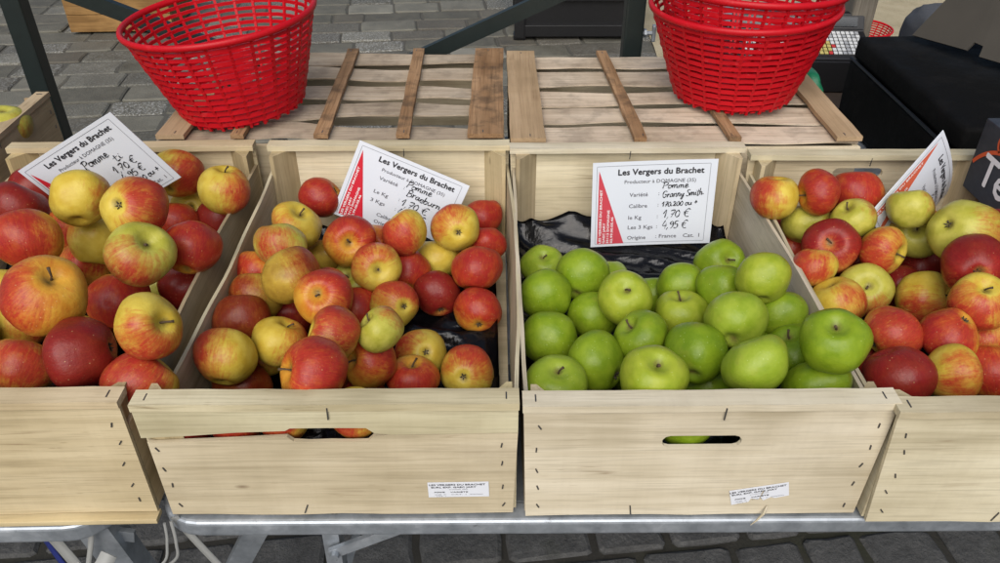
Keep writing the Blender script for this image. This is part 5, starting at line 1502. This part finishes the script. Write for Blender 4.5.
# ------------------------------------------------------------------ price cards
def make_card(label, tl, u, v, w, h, rows, hand, red, curl=0.0, title_w=.50, soft=0.0):
    """tl = top left corner, u along the top edge, v down the left edge"""
    t = thing('price_card', label, 'price card', tl, (0, 0, 0), 'price cards in the crates')
    U, Vd = Vector(u), Vector(v)
    Nn = U.cross(-Vd)
    M = Matrix(((U.x, -Vd.x, Nn.x), (U.y, -Vd.y, Nn.y), (U.z, -Vd.z, Nn.z))).to_4x4()
    t.matrix_world = Matrix.Translation(Vector(tl)) @ M
    def warp(p):
        s = p.x / w
        return Vector((p.x, p.y, p.z - curl * 4 * s * (1 - s) + soft * math.sin(p.y / h * 2.6) * (s - .5)))
    K = w / 710.0; KY = h / 470.0
    def X(px): return (px - 45) * K
    def Y(py): return -(py - 35) * KY
    bm = bmesh.new()
    nx, ny = 40, 10
    top = [[bm.verts.new(warp(Vector((w * i / nx, -h * j / ny, .0006)))) for j in range(ny + 1)] for i in range(nx + 1)]
    low = [[bm.verts.new(warp(Vector((w * i / nx, -h * j / ny, -.0002)))) for j in range(ny + 1)] for i in range(nx + 1)]
    for i in range(nx):
        for j in range(ny):
            bm.faces.new((top[i][j], top[i][j + 1], top[i + 1][j + 1], top[i + 1][j]))
            bm.faces.new((low[i][j], low[i + 1][j], low[i + 1][j + 1], low[i][j + 1]))
    for i in range(nx):
        bm.faces.new((top[i][0], top[i + 1][0], low[i + 1][0], low[i][0]))
        bm.faces.new((top[i + 1][ny], top[i][ny], low[i][ny], low[i + 1][ny]))
    for j in range(ny):
        bm.faces.new((top[0][j + 1], top[0][j], low[0][j], low[0][j + 1]))
        bm.faces.new((top[nx][j], top[nx][j + 1], low[nx][j + 1], low[nx][j]))
    finish('sheet', bm, CARD, t)
    Z1, Z2, Z3 = .0010, .0012, .0014
    # thin frame line
    bm = bmesh.new()
    x0, x1, y0, y1 = X(70), X(715), Y(488), Y(56)
    lw = .0005
    def strip(xa, ya, xb, yb, n=12):
        d = Vector((xb - xa, yb - ya)).normalized(); nn = Vector((-d.y, d.x)) * lw / 2
        prev = None
        for i in range(n + 1):
            f = i / n
            p = Vector((xa + (xb - xa) * f, ya + (yb - ya) * f))
            a, b = p + nn, p - nn
            q = (bm.verts.new(warp(Vector((a.x, a.y, Z1)))), bm.verts.new(warp(Vector((b.x, b.y, Z1)))))
            if prev: bm.faces.new((prev[0], prev[1], q[1], q[0]))
            prev = q
    strip(x0, y0, x1, y0); strip(x0, y1, x1, y1); strip(x0, y0 + lw, x0, y1 - lw); strip(x1, y0 + lw, x1, y1 - lw)
    finish('frame_line', bm, INKGREY, t)
    # red triangle
    bm = bmesh.new()
    n = 14
    prev = None
    for i in range(n + 1):
        f = i / n
        py = 80 + (490 - 80) * f
        a = bm.verts.new(warp(Vector((X(82), Y(py), Z1))))
        b = bm.verts.new(warp(Vector((X(82 + 158 * f + .5), Y(py), Z1))))
        if prev: bm.faces.new((prev[0], a, b, prev[1]))
        prev = (a, b)
    finish('red_triangle', bm, red, t)
    bm = bmesh.new()
    for s, px, ln in (('LES VERGERS DU BRACHET', 104, 305), ('GAEC JARY', 127, 118), ('35113 DOMAGNE', 150, 190), ('02.99.00.05.46', 173, 150)):
        put_text(bm, s, X(px), Y(486), 13 * K, ln * KY, Z2, R(90), .00018, warp)
    finish('white_lettering', bm, WHITEINK, t)
    bm = bmesh.new()
    put_text(bm, 'Les Vergers du Brachet', X(192), Y(106), 31 * KY, 488 * K, Z1, 0, .00048, warp)
    finish('title', bm, INK, t)
    bm = bmesh.new()
    put_text(bm, 'Producteur à DOMAGNE (35)', X(230), Y(153), 19 * KY, 408 * K, Z1, 0, .0001, warp)
    for s, px, py, wd in rows:
        put_text(bm, s, X(px), Y(py), 21 * KY, wd * K if wd else None, Z1, 0, .00012, warp)
    finish('printed_text', bm, INKGREY, t)
    bm = bmesh.new()
    for s, px, py, wd, hh, rise in hand:
        put_hand(bm, s, X(px), Y(py), hh * KY, wd * K, Z3, .00125, .14, rise, warp)
    finish('handwriting', bm, PEN, t)
    return t
ROWS = [('Variété', 262, 226, 106), (':', 430, 222, None), ('Calibre', 262, 289, 106), (':', 430, 285, None), ('le Kg', 262, 354, 76), (':', 430, 350, None),
        ('Les 3 Kgs', 262, 410, 146), (':', 430, 408, None), ('Origine', 262, 470, 108), (': France', 430, 466, 122), ('Cat.  I', 592, 466, 96)]
c = CARDS['c3']
make_card('upright price card standing in the green apple crate', c[0], c[1], c[2], .192, .143, ROWS,
          [('Pomme', 448, 186, 150, 34, .02), ('Granny Smith.', 452, 236, 240, 36, .05), ('170.200 ou +', 452, 287, 205, 30, .05), ('1,70 €', 462, 350, 160, 48, .03), ('4,95 €', 462, 412, 150, 48, .0)], CARDPINK, .002)
c = CARDS['c2']
make_card('tilted price card with a bright red stripe in the second crate', c[0], c[1], c[2], .183, .131,
          [('Variété', 232, 205, 120), (':', 392, 205, None), ('Le Kg', 232, 290, 92), (':', 392, 282, None), ('3 Kgs', 232, 345, 92), (':', 392, 345, None), ('Calibre', 300, 418, 110), ('Origine', 300, 462, 110)],
          [('Pomme', 400, 185, 165, 40, .0), ('Braeburn', 420, 235, 225, 42, -.04), ('1,70 €', 410, 300, 180, 48, -.02), ('4,95 €', 410, 360, 180, 48, -.02), ('170-200', 410, 470, 230, 44, 0)], CARDRED, .001)
c = CARDS['c1']
make_card('price card lying diagonally across the apples of the leftmost crate', c[0], c[1], c[2], .1675, .132,
          [('Variété', 262, 226, 106), ('le Kg', 262, 354, 76), ('Les 3 Kgs', 262, 410, 146), ('Calibre', 262, 440, 106), ('Cat.  I', 592, 466, 96)],
          [('Pomme', 352, 210, 180, 46, .0), ('ti', 530, 256, 60, 40, .0), ('1,70 €', 470, 312, 170, 46, .0), ('4,95 €', 470, 368, 170, 46, .0), ('170-200 ou +', 440, 420, 255, 36, .05)], CARDRED, .001)
c = CARDS['c4']
make_card('curled price card seen almost edge on in the rightmost crate', c[0], c[1], c[2], .172, .162, ROWS,
          [('Pomme', 440, 190, 150, 40, .0), ('Else', 450, 245, 150, 42, .0), ('170.200', 452, 295, 190, 38, .0), ('1,70 €', 440, 352, 190, 52, .0), ('4,95 €', 440, 415, 190, 52, .0)], CARDORANGE, -.012)
